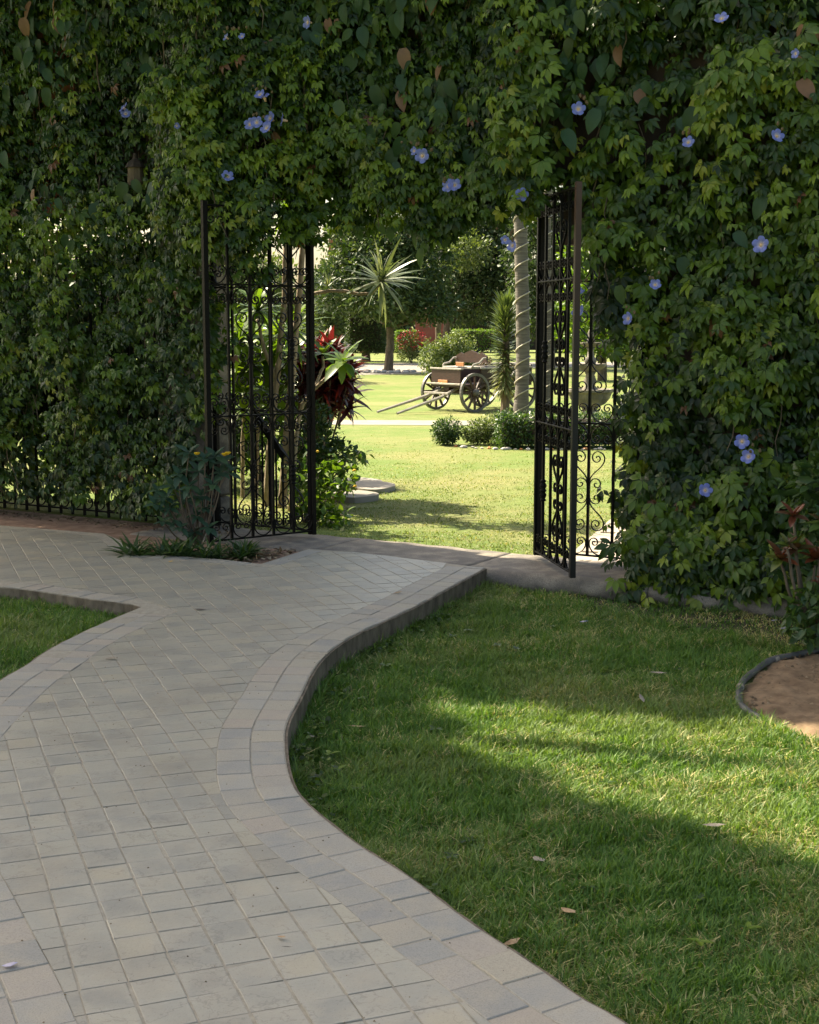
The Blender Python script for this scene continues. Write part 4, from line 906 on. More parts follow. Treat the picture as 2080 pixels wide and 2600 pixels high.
bush('small round green bush at the near end of the flower bed', (.507, 18.65), (.21, .2, .185), 2600, (.022, .05), 'shrub')
bush('loose pale silvery bush beside the small round bush', (.93, 18.7), (.22, .2, .17), 2600, (.02, .05), 'treelight')
bush('low pale shrub between the silvery bush and the clipped hedge', (1.28, 19.4), (.35, .3, .2), 2500, (.02, .05), 'treelight')
pb = g(1150, 930, GZ); bush('large glossy rounded bush behind the old cart', (P3(1152, 930, 33)[0], 33), (.56, .55, .72), 8500, (.045, .095), 'treelight', t0=.75)
bg_ = bush('bougainvillea bush with red flowers in front of the far wall', (P3(1045, 905, 58)[0], 58), (.62, .5, .62), 2600, (.06, .11), 'treelight')
P, d, _ = crown_pts([(np.array([P3(1045, 905, 58)[0], 58, GZ + .95]), (.62, .5, .45))], 420, .85); n = len(P)
stuff(scatter('red_bracts', DIAMOND, P, basis(rand_dir(n), d + [0, -.5, .5]), rng.uniform(.06, .11, n), rng.uniform(0, 1, n), M['bract'], bg_))
bush('rust-coloured bush behind the cart', (P3(1220, 930, 36)[0], 36), (.35, .35, .42), 1500, (.05, .09), 'litter')
# far building and wall
fw = thing('far_wall', 'dark red wall closing the far end of the garden', 'wall', (P3(1095, 850, 78)[0], 78, GZ))
wx0, wx1 = P3(1055, 850, 78)[0], P3(1135, 850, 78)[0]
MB().box(((wx0 + wx1) / 2, 78.2, 1.2), (wx1 - wx0, .4, 2.5)).obj('wall_panel', M['brick'], fw); MB().box(((wx0 + wx1) / 2, 77.95, .2), (wx1 - wx0, .12, .5)).obj('plinth', M['paving'], fw)
box_hedge('long leafy hedge closing the garden left of the dark red wall', -30, wx0 - .05, 79, 81, GZ, 3.4, 9000, (.25, .45), 'tree')
box_hedge('long leafy hedge closing the garden right of the dark red wall', wx1 + .05, 30, 79, 81, GZ, 3.4, 9000, (.25, .45), 'tree')
tw_ = thing('far_tower', 'slim terracotta tower showing against the sky beyond the trees', 'tower', (P3(852, 600, 85)[0], 85, GZ)); tx = tw_.location.x
MB().box((tx, 85, 3.4), (.8, .8, 6.8)).obj('shaft', M['terracotta'], tw_); MB().lathe([(.5, 6.8), (.42, 7.1), (.1, 8.4), (.02, 8.8)], (tx, 85, 0), 8).obj('cap', M['terracotta'], tw_)

# palms with rope lights
def palm(label, x, y, r, h, turns, ph):
    T = thing('palm_tree', label, 'palm', (x, y, GZ), group='palms wrapped with rope light'); m = 24
    pts = [(x + .03 * math.sin(k * .4), y, GZ - .05 + h * k / m) for k in range(m + 1)]; rad = [r * (1.14 if k < 2 else 1.0 - .12 * k / m) * (1 + .025 * (k % 2)) for k in range(m + 1)]
    MB().tube(pts, rad, 14).obj('trunk', M['palm'], T, True)
    rp_ = []
    for k in range(int(turns * 20)):
        a = k / 20 * 6.283 + ph; z = .05 + k / 20 * .262; q = min(z / h * m, m - .01); rr = r * (1.0 - .12 * q / m) + .012
        if z > h - .5: break
        rp_.append((x + .03 * math.sin(q * .4) + rr * math.cos(a), y + rr * math.sin(a), z + .035 * math.cos(a + .8)))
    MB().tube(rp_, .011, 5).obj('rope_light', M['rope'], T)
    top = np.array([pts[-1][0], y, GZ + h])
    for k in range(12):
        a = k * 2.4; e = .25 + .5 * ((k * 7) % 12) / 12; ax = [top + np.array([math.cos(a) * t * 1.7, math.sin(a) * t * 1.7, e * 1.3 * t - 1.5 * t * t]) for t in np.linspace(0, 1, 9)]
        mb = MB().tube(ax, [.025 - .002 * i for i in range(9)], 5); fo = mb.obj('frond', M['shrub'], T)
        Q = []; D = []; N = []
        for i in range(40):
            t = .1 + .9 * i / 40; j = min(int(t * 8), 7); p = ax[j] + (ax[j + 1] - ax[j]) * (t * 8 - j); tn = ax[j + 1] - ax[j]; sd = np.array([-math.sin(a), math.cos(a), 0])
            for s_ in (-1, 1): Q.append(p); D.append(sd * s_ + tn * 1.2 + [0, 0, -.25]); N.append([0, 0, 1])
        stuff(scatter('leaflet', STIFF, np.array(Q), basis(np.array(D), np.array(N, float)), np.full(80, .42), rng.uniform(.2, .8, 80), M['shrub'], fo))
    return T
palm('smooth grey palm trunk spiralled with rope light beside the old cart', 1.83, 22.75, .112, 7.2, 30, 1.2)
palm('thinner palm trunk with rope light seen through the right gate leaf', P3(1386, 1060, 24.5)[0], 24.5, .085, 7.0, 28, .4)
# spiky yucca column
yu = thing('yucca', 'spiky column of stiff yucca leaves in front of the cart', 'yucca', (1.67, 24.2, GZ)); yb = np.array([1.67, 24.2, GZ])
MB().tube([yb - [0, 0, .05], yb + [.01, 0, .5], yb + [.02, 0, 1.75]], [.085, .075, .05], 9).obj('trunk', M['bark'], yu)
n = 900; t = rng.uniform(0, 1, n); a = rng.uniform(0, 6.283, n); P = yb + np.stack([.04 * np.cos(a), .04 * np.sin(a), .5 + 1.45 * t], 1)
el = -.75 + 1.85 * t + rng.normal(0, .15, n); D = np.stack([np.cos(a) * np.cos(el), np.sin(a) * np.cos(el), np.sin(el)], 1)
stuff(scatter('leaf', STIFF, P, basis(D, np.tile([0, 0, 1.], (n, 1)) + D * .1), rng.uniform(.24, .38, n) * (.9 + .1 * t), np.clip(.75 - .75 * t + rng.normal(0, .15, n), 0, 1), M['yuccaleaf'] if 'yuccaleaf' in M else M['strap'], yu))

# fountain
fc = (P3(1497, 1072, 22.6)[0], 22.6, GZ); fo = thing('fountain', 'three-tiered carved stone fountain behind the low hedge', 'fountain', fc)
MB().lathe([(.30, 0), (.31, .05), (.24, .07), (.235, .10), (.15, .14), (.12, .2), (.13, .26), (.17, .29)], fc, 20).obj('pedestal', M['fountain'], fo, True)
lob = lambda a, i: .05 * math.cos(10 * a) if 1 <= i <= 3 else 0
MB().lathe([(.16, .291), (.24, .33), (.31, .42), (.34, .5), (.385, .53), (.39, .57), (.36, .575), (.33, .54), (.05, .5)], fc, 40, lob).obj('lower_bowl', M['fountain'], fo)
MB().lathe([(.12, .5), (.13, .58), (.08, .63), (.11, .7), (.07, .8), (.10, .86)], fc, 16).obj('lower_stem', M['fountain'], fo, True)
MB().lathe([(.09, .861), (.16, .88), (.23, .93), (.25, .96), (.255, .985), (.23, .985), (.04, .94)], fc, 40, lob).obj('middle_bowl', M['fountain'], fo)
MB().lathe([(.07, .94), (.10, 1.02), (.11, 1.06), (.06, 1.1), (.05, 1.2), (.08, 1.25)], fc, 14).obj('upper_stem', M['fountain'], fo, True)
MB().lathe([(.07, 1.251), (.12, 1.27), (.165, 1.31), (.17, 1.33), (.15, 1.33), (.03, 1.29)], fc, 40, lob).obj('upper_bowl', M['fountain'], fo)
MB().lathe([(.05, 1.29), (.07, 1.36), (.04, 1.42), (.055, 1.48), (.03, 1.54), (.008, 1.6)], fc, 12).obj('finial', M['fountain'], fo, True)
# stones along the bed
eb = thing('bed_edging', 'row of whitish stones and bricks edging the hedge bed', 'stones', (1.4, 17.95, GZ))
for k in range(34):
    x = .62 + k * .085 + rng.normal(0, .02); y = 18.35 - .42 * min(1, max(0, (x - .6) / .6)) + rng.normal(0, .03); rr = rng.uniform(.02, .05)
    MB().lathe([(rr * .6, -.02), (rr, .015), (rr * .75, rr * .6), (rr * .3, rr * .8)], (x, y, GZ), 6, lambda q, i: .25 * math.sin(q * 2 + k)).obj('stone', M['white' if k % 5 else 'orange'], eb)

# ------------------------------------------------------------------ the old cart
la = np.array([.77, .64]); la = la / np.linalg.norm(la); aa = np.array([la[1], -la[0]])   # long axis / axle towards camera
wc = np.array([.86, 26.05]); cart = thing('farm_cart', 'old dark red wooden cart with spoked wheels and shafts resting on the grass', 'cart', (wc[0], wc[1], GZ), math.atan2(la[1], la[0])); cart.scale = (1.1, 1.1, 1.1)
def wheel(x, y, r):
    W_ = thing_part = link('wheel', None, cart, (x, y, r)); hb = MB()
    n = 36; V = []; F = []
    for q, (rr, yy) in enumerate(((r, -.022), (r, .022), (r * .87, .022), (r * .87, -.022))):
        for k in range(n): V.append((rr * math.cos(k / n * 6.2832), yy, rr * math.sin(k / n * 6.2832)))
    for q in range(4):
        for k in range(n): F.append((q * n + k, ((q + 1) % 4) * n + k, ((q + 1) % 4) * n + (k + 1) % n, q * n + (k + 1) % n))
    link('tyre', MB().add(V, F).mesh('tyre', M['tyre']), W_)
    sp = MB().cbox((0, 0, r * .46), (.032, .028, r * .86), .004).mesh('spoke', M['wood'])
    for k in range(12): link('spoke', sp, W_, (0, 0, 0), (0, k * math.pi / 6, 0))
    hubp = [(.045, -.07), (.06, -.05), (.065, 0), (.06, .05), (.04, .07)]
    h = link('hub', MB().lathe(hubp, n=14).mesh('hub', M['tyre'], True), W_, (0, 0, 0), (R_(90), 0, 0)); return W_
for x, r in ((0, .33), (1.1, .36)):
    for y in (-.5, .5): wheel(x, y, r)
    link('axle', MB().cbox((x, 0, r), (.06, 1.0, .06), .005).mesh('axle', M['wood']), cart)
pt = lambda n, mb, m='wood': link(n, mb.mesh(n, M[m]), cart)
pt('bed_floor', MB().cbox((.62, 0, .44), (1.7, .74, .05), .006)); pt('beam', MB().cbox((.55, 0, .39), (1.5, .12, .08), .006))
for y in (-.37, .37): pt('side_board', MB().cbox((.85, y, .59), (1.2, .03, .25), .005)); pt('side_rail', MB().cbox((.85, y * 1.02, .73), (1.24, .045, .03), .005), 'weathered')
pt('front_board', MB().cbox((-.2, 0, .60), (.03, .74, .22), .005)); pt('front_rail', MB().cbox((-.2, 0, .725), (.06, .8, .028), .005), 'weathered'); pt('foot_rail', MB().cbox((-.25, 0, .47), (.07, .86, .03), .005), 'weathered')
pt('rear_board', MB().cbox((1.46, 0, .62), (.03, .74, .3), .005))
pt('seat', MB().cbox((.2, 0, .74), (.34, .74, .04), .008), 'weathered')
prof_ = [(-.40, .82), (.40, .82), (.40, .93), (.34, .955), (.26, .99), (.19, .965), (.11, 1.0), (0, 1.03), (-.11, 1.0), (-.19, .965), (-.26, .99), (-.34, .955), (-.40, .93)]
V = [(x_, y, z) for x_ in (.36, .39) for y, z in prof_]; k_ = len(prof_); F = [tuple(range(k_ - 1, -1, -1)), tuple(range(k_, 2 * k_))] + [(i, (i + 1) % k_, k_ + (i + 1) % k_, k_ + i) for i in range(k_)]
pt('seat_back', MB().add(V, F))
for y in (-.38, .38):
    pts_ = [(.37, y, .9), (.30, y, .9), (.2, y, .82), (.08, y, .8), (.05, y, .76)]; pt('arm_rest', MB().tube(pts_, .018, 6), 'weathered')
for (x, y, z, w) in ((-.235, .05, .50, .17), (.02, -.1, .80, .14)): pt('sign_board', MB().cbox((x, y, z), (.02, w * 1.4, .07), .003), 'orange')
for y in (-.26, .26): pt('shaft', MB().tube([(-.05, y * .5, .40), (-.5, y * .8, .26), (-1.5, y, .03)], [.03, .03, .022], 6), 'weathered')
pt('cross_bar', MB().cbox((-.42, 0, .32), (.04, .62, .035), .004), 'weathered')

# ------------------------------------------------------------------ plants beside the left gate leaf
def rosette(parent, c, n, L, tpl, mat, axis=(0, 0, 1), spread=(.1, 1.9), t0=.5, name='leaf', big=True, tv=.2):
    ax = Vector(axis).normalized(); q = ax.to_track_quat('Z', 'Y').to_matrix(); D = []; N = []
    for i in range(n):
        a = i * 2.39996 + rng.normal(0, .15); th = spread[0] + (spread[1] - spread[0]) * ((i + .5) / n) + rng.normal(0, .07)
        d = q @ Vector((math.cos(a) * math.sin(th), math.sin(a) * math.sin(th), math.cos(th))); D.append(d); N.append(ax + Vector((0, 0, .4)))
    B = basis(np.array([tuple(d) for d in D]), np.array([tuple(x) for x in N])); S = L * rng.uniform(.75, 1.1, n); t = np.clip(t0 + rng.normal(0, tv, n), 0, 1); c = np.array(c)
    if not big: return stuff(scatter(name, tpl, np.tile(c, (n, 1)), B, S, t, M[mat], parent))
    Lc = np.array(parent.location)
    for i in range(n):
        o = link(name, mk_mesh(name, tpl[0], tpl[1], M[mat], True, np.full(len(tpl[1]), t[i])), parent); o.matrix_local = Matrix([list(B[i][r] * S[i]) + [c[r] - Lc[r]] for r in range(3)] + [[0, 0, 0, 1]])
Yd = 12.3; dr = thing('dragon_tree', 'tall dragon tree with thin brown stems and spiky leaf rosettes left of the opening', 'tree', at(690, 1350, Yd) * [1, 1, 0] + [0, 0, GZ])
def stem(pts, r0, r1, name='stem', mat='palebark', par=None):
    mb = MB(); limb(mb, pts, r0, r1, 7); mb.obj(name, M[mat], par or dr, True)
stem([at(672, 1340, Yd), at(690, 1080, Yd), at(712, 860, Yd), at(728, 560, Yd)], .036, .022); stem([at(712, 1340, Yd), at(735, 1020, Yd), at(755, 820, Yd), at(775, 540, Yd)], .042, .024)
stem([at(712, 830, Yd), at(750, 765, Yd), at(800, 745, Yd), at(863, 737, Yd), at(925, 750, Yd), at(952, 742, Yd), at(966, 722, Yd)], .020, .013, 'branch')
stem([at(700, 960, Yd), at(670, 880, Yd), at(655, 810, Yd)], .02, .014, 'branch')
STRAPH = (STRAP[0] * [.55, 1, .5], STRAP[1])
rosette(dr, at(967, 714, Yd), 46, .42, STRAPH, 'strap', (.35, -.75, .5), (.05, 2.2), .62); rosette(dr, at(967, 714, Yd), 24, .3, STRAPH, 'strap', (-.2, -.5, .8), (.05, 2.6), .5)
rosette(dr, at(832, 728, Yd), 24, .19, STRAPH, 'strap', (0, -.2, 1), (.05, 1.35), .5)
for (x, y, L_, n_) in ((655, 790, .36, 40), (742, 840, .36, 46), (610, 870, .3, 30), (730, 545, .4, 40), (778, 520, .4, 40)): rosette(dr, at(x, y, Yd + .15), n_, L_, STRAP, 'bright', (0, -.2, 1), (.1, 2.1), .45, big=False)
pl = thing('frangipani', 'frangipani with a pale bare branch and long bright green leaves left of the lawn', 'shrub', at(720, 1300, 12.0) * [1, 1, 0] + [0, 0, GZ])
stem([at(735, 1320, 12), at(760, 1060, 12), at(800, 985, 11.9), at(868, 925, 11.8)], .026, .014, 'branch', 'palebark', pl); stem([at(800, 985, 11.9), at(820, 930, 12.1), at(822, 905, 12.1)], .016, .012, 'branch', 'palebark', pl)
BROAD = leaflet(.36, .1, .35, .4, .75, .8)
rosette(pl, at(870, 918, 11.8), 17, .24, BROAD, 'bright', (.1, -.4, 1), (.4, 2.3), .4); rosette(pl, at(822, 900, 12.1), 12, .17, BROAD, 'bright', (0, -.3, 1), (.3, 1.7), .4)
for (x, y) in ((640, 930), (690, 905), (610, 960), (665, 985), (720, 960), (600, 900), (625, 1000), (700, 1010), (745, 900), (655, 860), (610, 840), (680, 940), (735, 1000), (640, 1040), (700, 850), (615, 915)): rosette(pl, at(x, y, 12.9 + rng.uniform(-.3, .3)), 16, .28, BROAD, 'bright', (0, -.3, 1), (.3, 1.9), .6, big=False)
for x in (615, 650, 690): stem([at(x, 1330, 12.9), at(x + 5, 1000, 12.9)], .022, .016, 'branch', 'palebark', pl)
STRAPW = (STRAP[0] * [1.7, 1, .8], STRAP[1])
cd = thing('cordyline', 'clump of dark red cordyline leaves between gate and lawn', 'shrub', at(800, 1200, 12.9) * [1, 1, 0] + [0, 0, GZ])
for k in range(60):
    x, y = rng.uniform(758, 885), rng.uniform(885, 1050); Yk = 12.9 + rng.uniform(-.25, .3)
    rosette(cd, at(x, y, Yk), 16, rng.uniform(.18, .29), STRAPW, 'red', (rng.normal(0, .5), rng.normal(-.2, .4), 1), (.1, 2.0), .4 + .3 * (rng.uniform() < .3), big=False, tv=.18)
    if k % 2: stem([at(790 + (x - 830) * .4, 1240, 12.9), at(x, y, Yk)], .012, .008, 'stem', 'bark', cd)
b1 = thing('garden_shrub', 'dark green leafy shrub under the red cordyline', 'shrub', at(815, 1230, 12.3) * [1, 1, 0] + [0, 0, GZ])
foliage('foliage', b1, [(at(815, 1130, 12.3), (.22, .25, .22)), (at(860, 1150, 12.2), (.14, .2, .12)), (at(800, 1060, 12.4), (.16, .2, .14)), (at(780, 1180, 12.3), (.2, .25, .2))], 1900, (.03, .07), M['shrub'], LEAF, .3, .3)
b2 = thing('garden_shrub', 'light green spreading shrub with thin stems right behind the left gate leaf', 'shrub', at(772, 1335, 11.35) * [1, 1, 0] + [0, 0, GZ])
base = at(772, 1340, 11.3)
tips = [(905, 1145, 11.6), (925, 1158, 11.6), (900, 1215, 11.4), (880, 1240, 11.3), (855, 1300, 11.1), (885, 1310, 11.1), (860, 1335, 10.9), (820, 1180, 11.5), (790, 1200, 11.4), (840, 1230, 11.4), (780, 1150, 11.6), (830, 1270, 11.2), (755, 1230, 11.4), (800, 1290, 11.2), (870, 1190, 11.5), (735, 1190, 11.5), (760, 1290, 11.2), (845, 1160, 11.6)]
for (x, y, Yk) in tips:
    e = at(x, y, Yk); mb = MB(); mid = base + (e - base) * .55 + np.array([0, 0, .06]); limb(mb, [base, mid, e], .008, .003, 4); mb.obj('stem', M['bark'], b2)
    PT = np.array([base + (e - base) * t + np.array([0, 0, .06 * math.sin(3.14 * t)]) for t in np.linspace(.55, 1, 5)])
    n = 34; q = rng.integers(0, 5, n); Q = PT[q] + rng.normal(0, .025, (n, 3))
    stuff(scatter('foliage', LEAF, Q, basis(rand_dir(n) + [0, 0, -.35], np.tile([0, 0, 1.], (n, 1)) + rng.normal(0, .4, (n, 3))), rng.uniform(.055, .105, n), np.clip(rng.normal(.45 if y > 1170 else .2, .2, n), 0, 1), M['bright' if y > 1150 else 'shrub'], b2))
for k, (x, y) in enumerate(((900, 1195), (902, 1235), (878, 1338), (806, 1147))):
    p = at(x, y, 11.3); MB().lathe([(.004, -.008), (.016, 0), (.012, .01), (.003, .014)], p, 8).obj('flower', M['yellow'], b2)
hb_ = thing('garden_shrub', 'dark evergreen shrubbery pressed against the back of the left fence', 'shrub', wall_pt(-3.4, -.8, GZ))
foliage('foliage', hb_, [(wall_pt(s_, -.55 + rng.normal(0, .08), 1.42 + rng.normal(0, .15)), (.5, .3, .95)) for s_ in np.arange(-5.4, -1.75, .36)], 11000, (.08, .16), M['tree'], LEAF, .2, .4)
mb = MB()
for s_ in np.arange(-5.4, -1.9, .42): mb.tube([wall_pt(s_, -.75, GZ - .05), wall_pt(s_ + .05, -.75, 1.3)], [.03, .015], 6)
mb.obj('stem', M['bark'], hb_)
sh = [bush('bright green leafy bush seen through the left gate leaf', (-1.55, 14.4), (.6, .4, .75), 3800, (.05, .1), 'bright', cat='shrub', name='garden_shrub'), bush('mass of garden shrubs behind the left fence', (-3.4, 14.6), (1.0, .6, .75), 4500, (.05, .1), 'bright', cat='shrub', name='garden_shrub'), bush('leafy shrub behind the stone pillar', (-2.0, 13.6), (.5, .4, .55), 2600, (.04, .09), 'shrub', cat='shrub', name='garden_shrub'), bush('rounded shrub far left behind the fence', (-5.2, 15.4), (.9, .6, .8), 3500, (.05, .1), 'shrub', cat='shrub', name='garden_shrub')]
# scalloped pale stones at the edge of the bed
for k, (x, y, rx, ry, lb) in enumerate(((905, 1226, .26, .26, 'rear one of three flat pale scalloped stones at the edge of the lawn'), (948, 1236, .21, .24, 'largest of three flat pale scalloped stones, reaching furthest onto the lawn'), (900, 1260, .22, .18, 'front one of three flat pale scalloped stones beside the light green shrub'))):
    c = g(x, y, .0); n = 26; poly_ = [(c[0] + rx * math.cos(a) * (1 + .05 * math.sin(3 * a + k)), c[1] + ry * 1.5 * math.sin(a) * (1 + .05 * math.cos(4 * a))) for a in np.linspace(0, 6.283, n)[:-1]]
    tag(link('flat_stone', MB().prism(poly_, GZ - .03, .012 + .006 * k).mesh('flat_stone', M['paving'])), lb, 'stone', 'flat stones by the bed')

# ------------------------------------------------------------------ near planting
ys = thing('flowering_shrub', 'blue-green leafy shrub with yellow flowers at the foot of the left gate leaf', 'shrub', at(500, 1385, 9.75) * [1, 1, 0] + [0, 0, -.022])
base = at(505, 1390, 9.8)
for (x, y, n_, s_) in ((480, 1150, 9, .1), (545, 1160, 9, .1), (520, 1165, 8, .09), (570, 1175, 8, .09), (440, 1235, 9, .09), (400, 1245, 8, .08), (470, 1270, 9, .085), (430, 1290, 8, .08), (500, 1310, 8, .075), (460, 1340, 7, .07), (540, 1230, 7, .08), (520, 1290, 7, .07), (505, 1195, 9, .1), (560, 1200, 8, .09), (455, 1205, 8, .09), (420, 1265, 9, .09), (480, 1235, 8, .09), (395, 1280, 7, .08), (445, 1320, 8, .08), (415, 1325, 7, .08), (490, 1350, 8, .08), (530, 1340, 7, .08), (580, 1200, 7, .09), (510, 1260, 8, .09)):
    e = at(x, y, 9.75 + rng.uniform(-.15, .15)); stem([base, base + (e - base) * .5 + rng.normal(0, .03, 3), e], .008, .004, 'stem', 'bark', ys); rosette(ys, e, n_, s_ * 1.15, leaflet(.5, .1, .25), 'blue_leaf', (0, -.5, 1), (.6, 2.1), .45)
for (x, y) in ((500, 1151), (570, 1153), (578, 1150)):
    p = at(x, y, 9.6); MB().lathe([(.004, -.012), (.014, -.006), (.022, .004), (.016, .008), (.004, .004)], p, 10, lambda a, i: .15 * math.cos(5 * a)).obj('flower', M['yellow'], ys)
gc = thing('grass_clump', 'arching clump of strappy green leaves at the corner of the paving', 'plant', (-1.62, 9.72, -.022))
for k in range(42): 
    x, y = rng.uniform(-1.98, -1.12), 0; y = 9.53 + (x + 2.0) * -.2 + rng.uniform(0.0, .26); rosette(gc, (x, y, -.02), 18, rng.uniform(.12, .21), STRAP, 'shrub', (rng.normal(0, .3), rng.normal(-.1, .3), 1), (.4, 1.6), .45, big=False)
n = 260; P = np.stack([rng.uniform(-1.35, -.72, n), rng.uniform(9.2, 9.8, n), rng.uniform(-.02, .012, n)], 1)
kk = in_poly(P[:, 0], P[:, 1], [(-1.35, 9.36), (-1.0, 9.17), (-.76, 9.72), (-1.2, 9.85)]); P = P[kk]; n = len(P)
stuff(tag(scatter('leaf_litter', LEAF, P, basis(rand_dir(n) * [1, 1, .3], np.tile([0, 0, 1.], (n, 1)) + rng.normal(0, .35, (n, 3))), rng.uniform(.035, .08, n), rng.uniform(0, 1, n), M['litter']), 'dry leaves and twigs lying in the bed under the left gate leaf', 'leaf litter'))
n = 500; P = np.stack([rng.uniform(-4.2, -1.4, n), np.zeros(n), rng.uniform(-.02, 0, n)], 1); P[:, 1] = LH[1] + (P[:, 0] - LH[0]) * WD[1] / WD[0] - .15 - np.abs(rng.normal(0, .14, n))
stuff(tag(scatter('leaf_litter', LEAF, P, basis(rand_dir(n) * [1, 1, .3], np.tile([0, 0, 1.], (n, 1)) + rng.normal(0, .3, (n, 3))), rng.uniform(.02, .05, n), rng.uniform(0, .9, n), M['litter']), 'scattered dry leaves on the red soil under the left fence', 'leaf litter'))
# croton on the right and its bed
cr = thing('croton', 'croton shrub with red and yellow veined leaves at the right edge', 'shrub', g(2075, 1650, LAWN_Z))
Yc = 7.2; base = g(2085, 1650, LAWN_Z)
for (x, y, n_, t0, L_) in ((2015, 1310, 6, .8, .11), (1985, 1420, 6, .62, .13), (2020, 1395, 8, .6, .12), (2070, 1420, 8, .7, .12), (2000, 1380, 4, .25, .08), (2095, 1330, 8, .3, .13), (2110, 1480, 8, .7, .12)):
    e = at(x, y, Yc + rng.uniform(-.1, .1)); stem([base, base + (e - base) * .5 + np.array([-.03, 0, -.02]), e - [0, 0, .03]], .012, .007, 'stem', 'bark', cr); rosette(cr, e, n_ + 2, L_, ovate(.45, .14, .12), 'croton', (-.1, -.4, 1), (.3, 1.8), t0, tv=.25)
gs = thing('garden_shrub', 'glossy green shrub at the right edge above the croton', 'shrub', g(2120, 1640, LAWN_Z))
foliage('foliage', gs, [(at(2070, 1240, 7.6), (.2, .2, .16)), (at(2110, 1330, 7.6), (.2, .2, .2)), (at(2140, 1220, 7.6), (.25, .2, .2)), (at(2120, 1440, 7.7), (.15, .15, .15))], 520, (.06, .11), M['shrub'], LEAF, .3, .35)
gs2 = thing('garden_shrub', 'low glossy shrub spilling over the sandy bed at the right edge', 'shrub', g(2090, 1640, LAWN_Z))
foliage('foliage', gs2, [(at(2065, 1545, 7.05), (.13, .13, .11)), (at(2050, 1600, 7.0), (.09, .1, .07)), (at(2100, 1580, 7.05), (.14, .14, .13))], 300, (.05, .085), M['shrub'], LEAF, .3, .45)
for q in (gs, gs2):
    e = np.array(q.location); MB().tube([e, e + [0, .1, .35], e + [.05, .15, .7 if q is gs else .3]], [.012, .01, .006], 6).obj('stem', M['bark'], q)
hz = thing('hose_edging', 'thick grey hose edging the sandy bed on the right', 'hose', (bedp[0][0], bedp[0][1], LAWN_Z))
C = smooth_curve([tuple(g(x, y, LAWN_Z)[:2]) for x, y in ((2160, 1650), (2080, 1660), (1960, 1688), (1890, 1738), (1876, 1790), (1895, 1818), (1930, 1838))], .04); MB().tube([(p[0], p[1], LAWN_Z + .022 + .004 * math.sin(i * .5)) for i, p in enumerate(C)], .017, 10).obj('hose', M['hose'], hz, True)
for i in (14, 30): 
    if i < len(C) - 1: MB().tube([(C[i][0], C[i][1], LAWN_Z + .022), (C[i + 1][0], C[i + 1][1], LAWN_Z + .022)], .0195, 10).obj('joint', M['paledry'], hz, True)
# clods on the sandy bed
n = 1300; P = np.stack([rng.uniform(1.5, 2.4, n), rng.uniform(5.5, 7.1, n), np.full(n, LAWN_Z + .018)], 1); kk = in_poly(P[:, 0], P[:, 1], bedp); P = P[kk]; n = len(P)
TETRA = (np.array([[-.5, -.4, 0], [.6, -.3, 0], [0, .6, 0], [.05, 0, .5]], float), np.array([[0, 1, 3], [1, 2, 3], [2, 0, 3]]))
stuff(tag(scatter('soil_crumbs', TETRA, P, basis(rand_dir(n) * [1, 1, .05], np.tile([0, 0, 1.], (n, 1))), rng.uniform(.006, .022, n), rng.uniform(0, .8, n), M['litter']), 'crumbs and dead leaf bits on the sandy bed', 'debris'))

# ------------------------------------------------------------------ fallen leaves and petals
def fallen(name, label, cat, x, y, z, size, mat, rz, curl=.25, W=.5, tilt=0.1):
    v, f = leaflet(W, -.15, curl); v = v - [0, .5, 0]; v[:, 2] += curl * .45
    me = mk_mesh(name, v * size, f, M[mat], True); p = g(x, y, z); return tag(link(name, me, None, (p[0], p[1], z + .006), (tilt, tilt * .5, rz)), label, cat, 'fallen leaves and petals')
LB = LAWN_Z + .035
fallen('dry_leaf', 'long curled grey dry leaf leaning at the foot of the path kerb', 'leaf', 1088, 1560, LB, .16, 'paledry', .9, .15, .4, .3)
fallen('dry_leaf', 'pale dry leaf lying in the deep shade of the lawn centre', 'leaf', 1368, 2184, LB, .075, 'paledry', .3)
fallen('dry_leaf', 'pinkish dry leaf in the sunny patch of lawn on the right', 'leaf', 1813, 2097, LB, .08, 'paledry', 1.2)
fallen('dry_leaf', 'narrow tan leaf on the grass near the bend of the kerb', 'leaf', 905, 1846, LB, .085, 'dry', 1.4, .1, .25)
fallen('dry_leaf', 'small grey leaf on the shaded lawn left of the hose', 'leaf', 1672, 1710, LB, .10, 'paledry', .9, .2, .35)
fallen('dry_leaf', 'small grey leaf standing in the grass below the lawn centre', 'leaf', 1630, 1775, LB, .07, 'paledry', .2, .3, .4, .6)
fallen('dry_leaf', 'rust brown leaf in the lower lawn', 'leaf', 1443, 2315, LB, .07, 'dry', .5)
fallen('dry_leaf', 'rust brown leaf close to the lower path edge', 'leaf', 1298, 2396, LB, .06, 'dry', 2.1)
fallen('dry_leaf', 'tiny pale leaf on the grass beside the kerb bend', 'leaf', 792, 1872, LB, .045, 'paledry', .4)
fallen('yellow_petal', 'bright yellow petal on the paving by the grass clump', 'petal', 434, 1427, .002, .05, 'yellow', 1.0)
fallen('dry_leaf', 'dark curled leaf on the paving near the gate step', 'leaf', 1010, 1506, .002, .06, 'dry', 1.9)
fallen('dry_leaf', 'dark withered leaf in the middle of the far paving', 'leaf', 508, 1549, .002, .08, 'dark', 1.5, .1, .3)
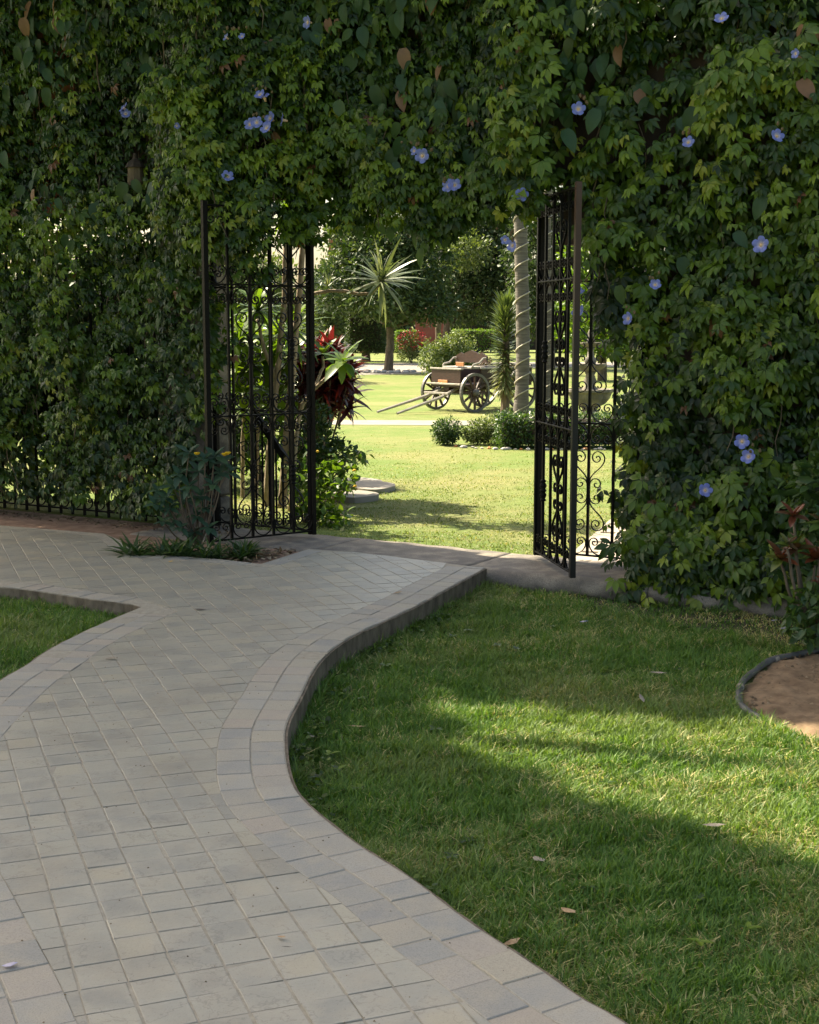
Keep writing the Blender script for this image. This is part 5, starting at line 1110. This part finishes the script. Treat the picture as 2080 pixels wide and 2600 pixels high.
fallen('dry_leaf', 'brown leaf at the base corner of the near paving', 'leaf', 715, 2383, .003, .028, 'dry', 1.0)
fallen('twig', 'short dark twig on the near grey tiles', 'twig', 728, 2409, .003, .03, 'dark', 1.55, .05, .15)
fallen('dry_leaf', 'pale leaf on the grey tiles near the left border', 'leaf', 282, 1673, .002, .06, 'paledry', 1.4)
fallen('fallen_flower', 'withered blue and brown flower on the border stones at lower left', 'petal', 25, 2453, .004, .04, 'petal', 1.6, .3, .7)
fallen('fallen_flower', 'fallen blue flower on the soil by the croton', 'petal', 1968, 1577, LAWN_Z + .01, .06, 'petal', .6, .3, .7)
fallen('fallen_flower', 'fallen blue flower nearest the right shrub on the soil', 'petal', 1992, 1596, LAWN_Z + .01, .05, 'petal', 2.0, .3, .7)
fallen('fallen_flower', 'withered blue flower on the grass in front of the right gate post', 'petal', 1482, 1580, LB, .06, 'petal', 1.2, .3, .6)

# grit and crumbs on the paving, small weeds in the lawn
n = 900; X = rng.uniform(-2.6, .5, n); Yg = rng.uniform(2.9, 9.6, n); kk = in_poly(X, Yg, outline); X, Yg = X[kk], Yg[kk]; n = len(X)
stuff(tag(scatter('grit', TETRA, np.stack([X, Yg, np.zeros(n)], 1), basis(rand_dir(n) * [1, 1, .05], np.tile([0, 0, 1.], (n, 1))), rng.uniform(.002, .007, n), rng.uniform(0, .7, n), M['litter']), 'grit and leaf crumbs strewn over the paving', 'grit'))
n = 70; X = rng.uniform(-.4, 2.6, n); Yg = rng.uniform(3.0, 8.4, n); kk = in_poly(X, Yg, right_poly) & ~in_poly(X, Yg, bedp); X, Yg = X[kk], Yg[kk]; Q = []; D = []
for x, y in zip(X, Yg):
    for k in range(6): a = k * 1.05 + rng.normal(0, .2); Q.append((x, y, LAWN_Z + .03)); D.append((math.cos(a), math.sin(a), .35))
n = len(Q); stuff(tag(scatter('lawn_weeds', LEAF, np.array(Q), basis(np.array(D), np.tile([0, 0, 1.], (n, 1))), rng.uniform(.02, .045, n), rng.uniform(.2, .8, n), M['vine']), 'small broad-leaved weeds dotted through the shaded lawn', 'weeds'))
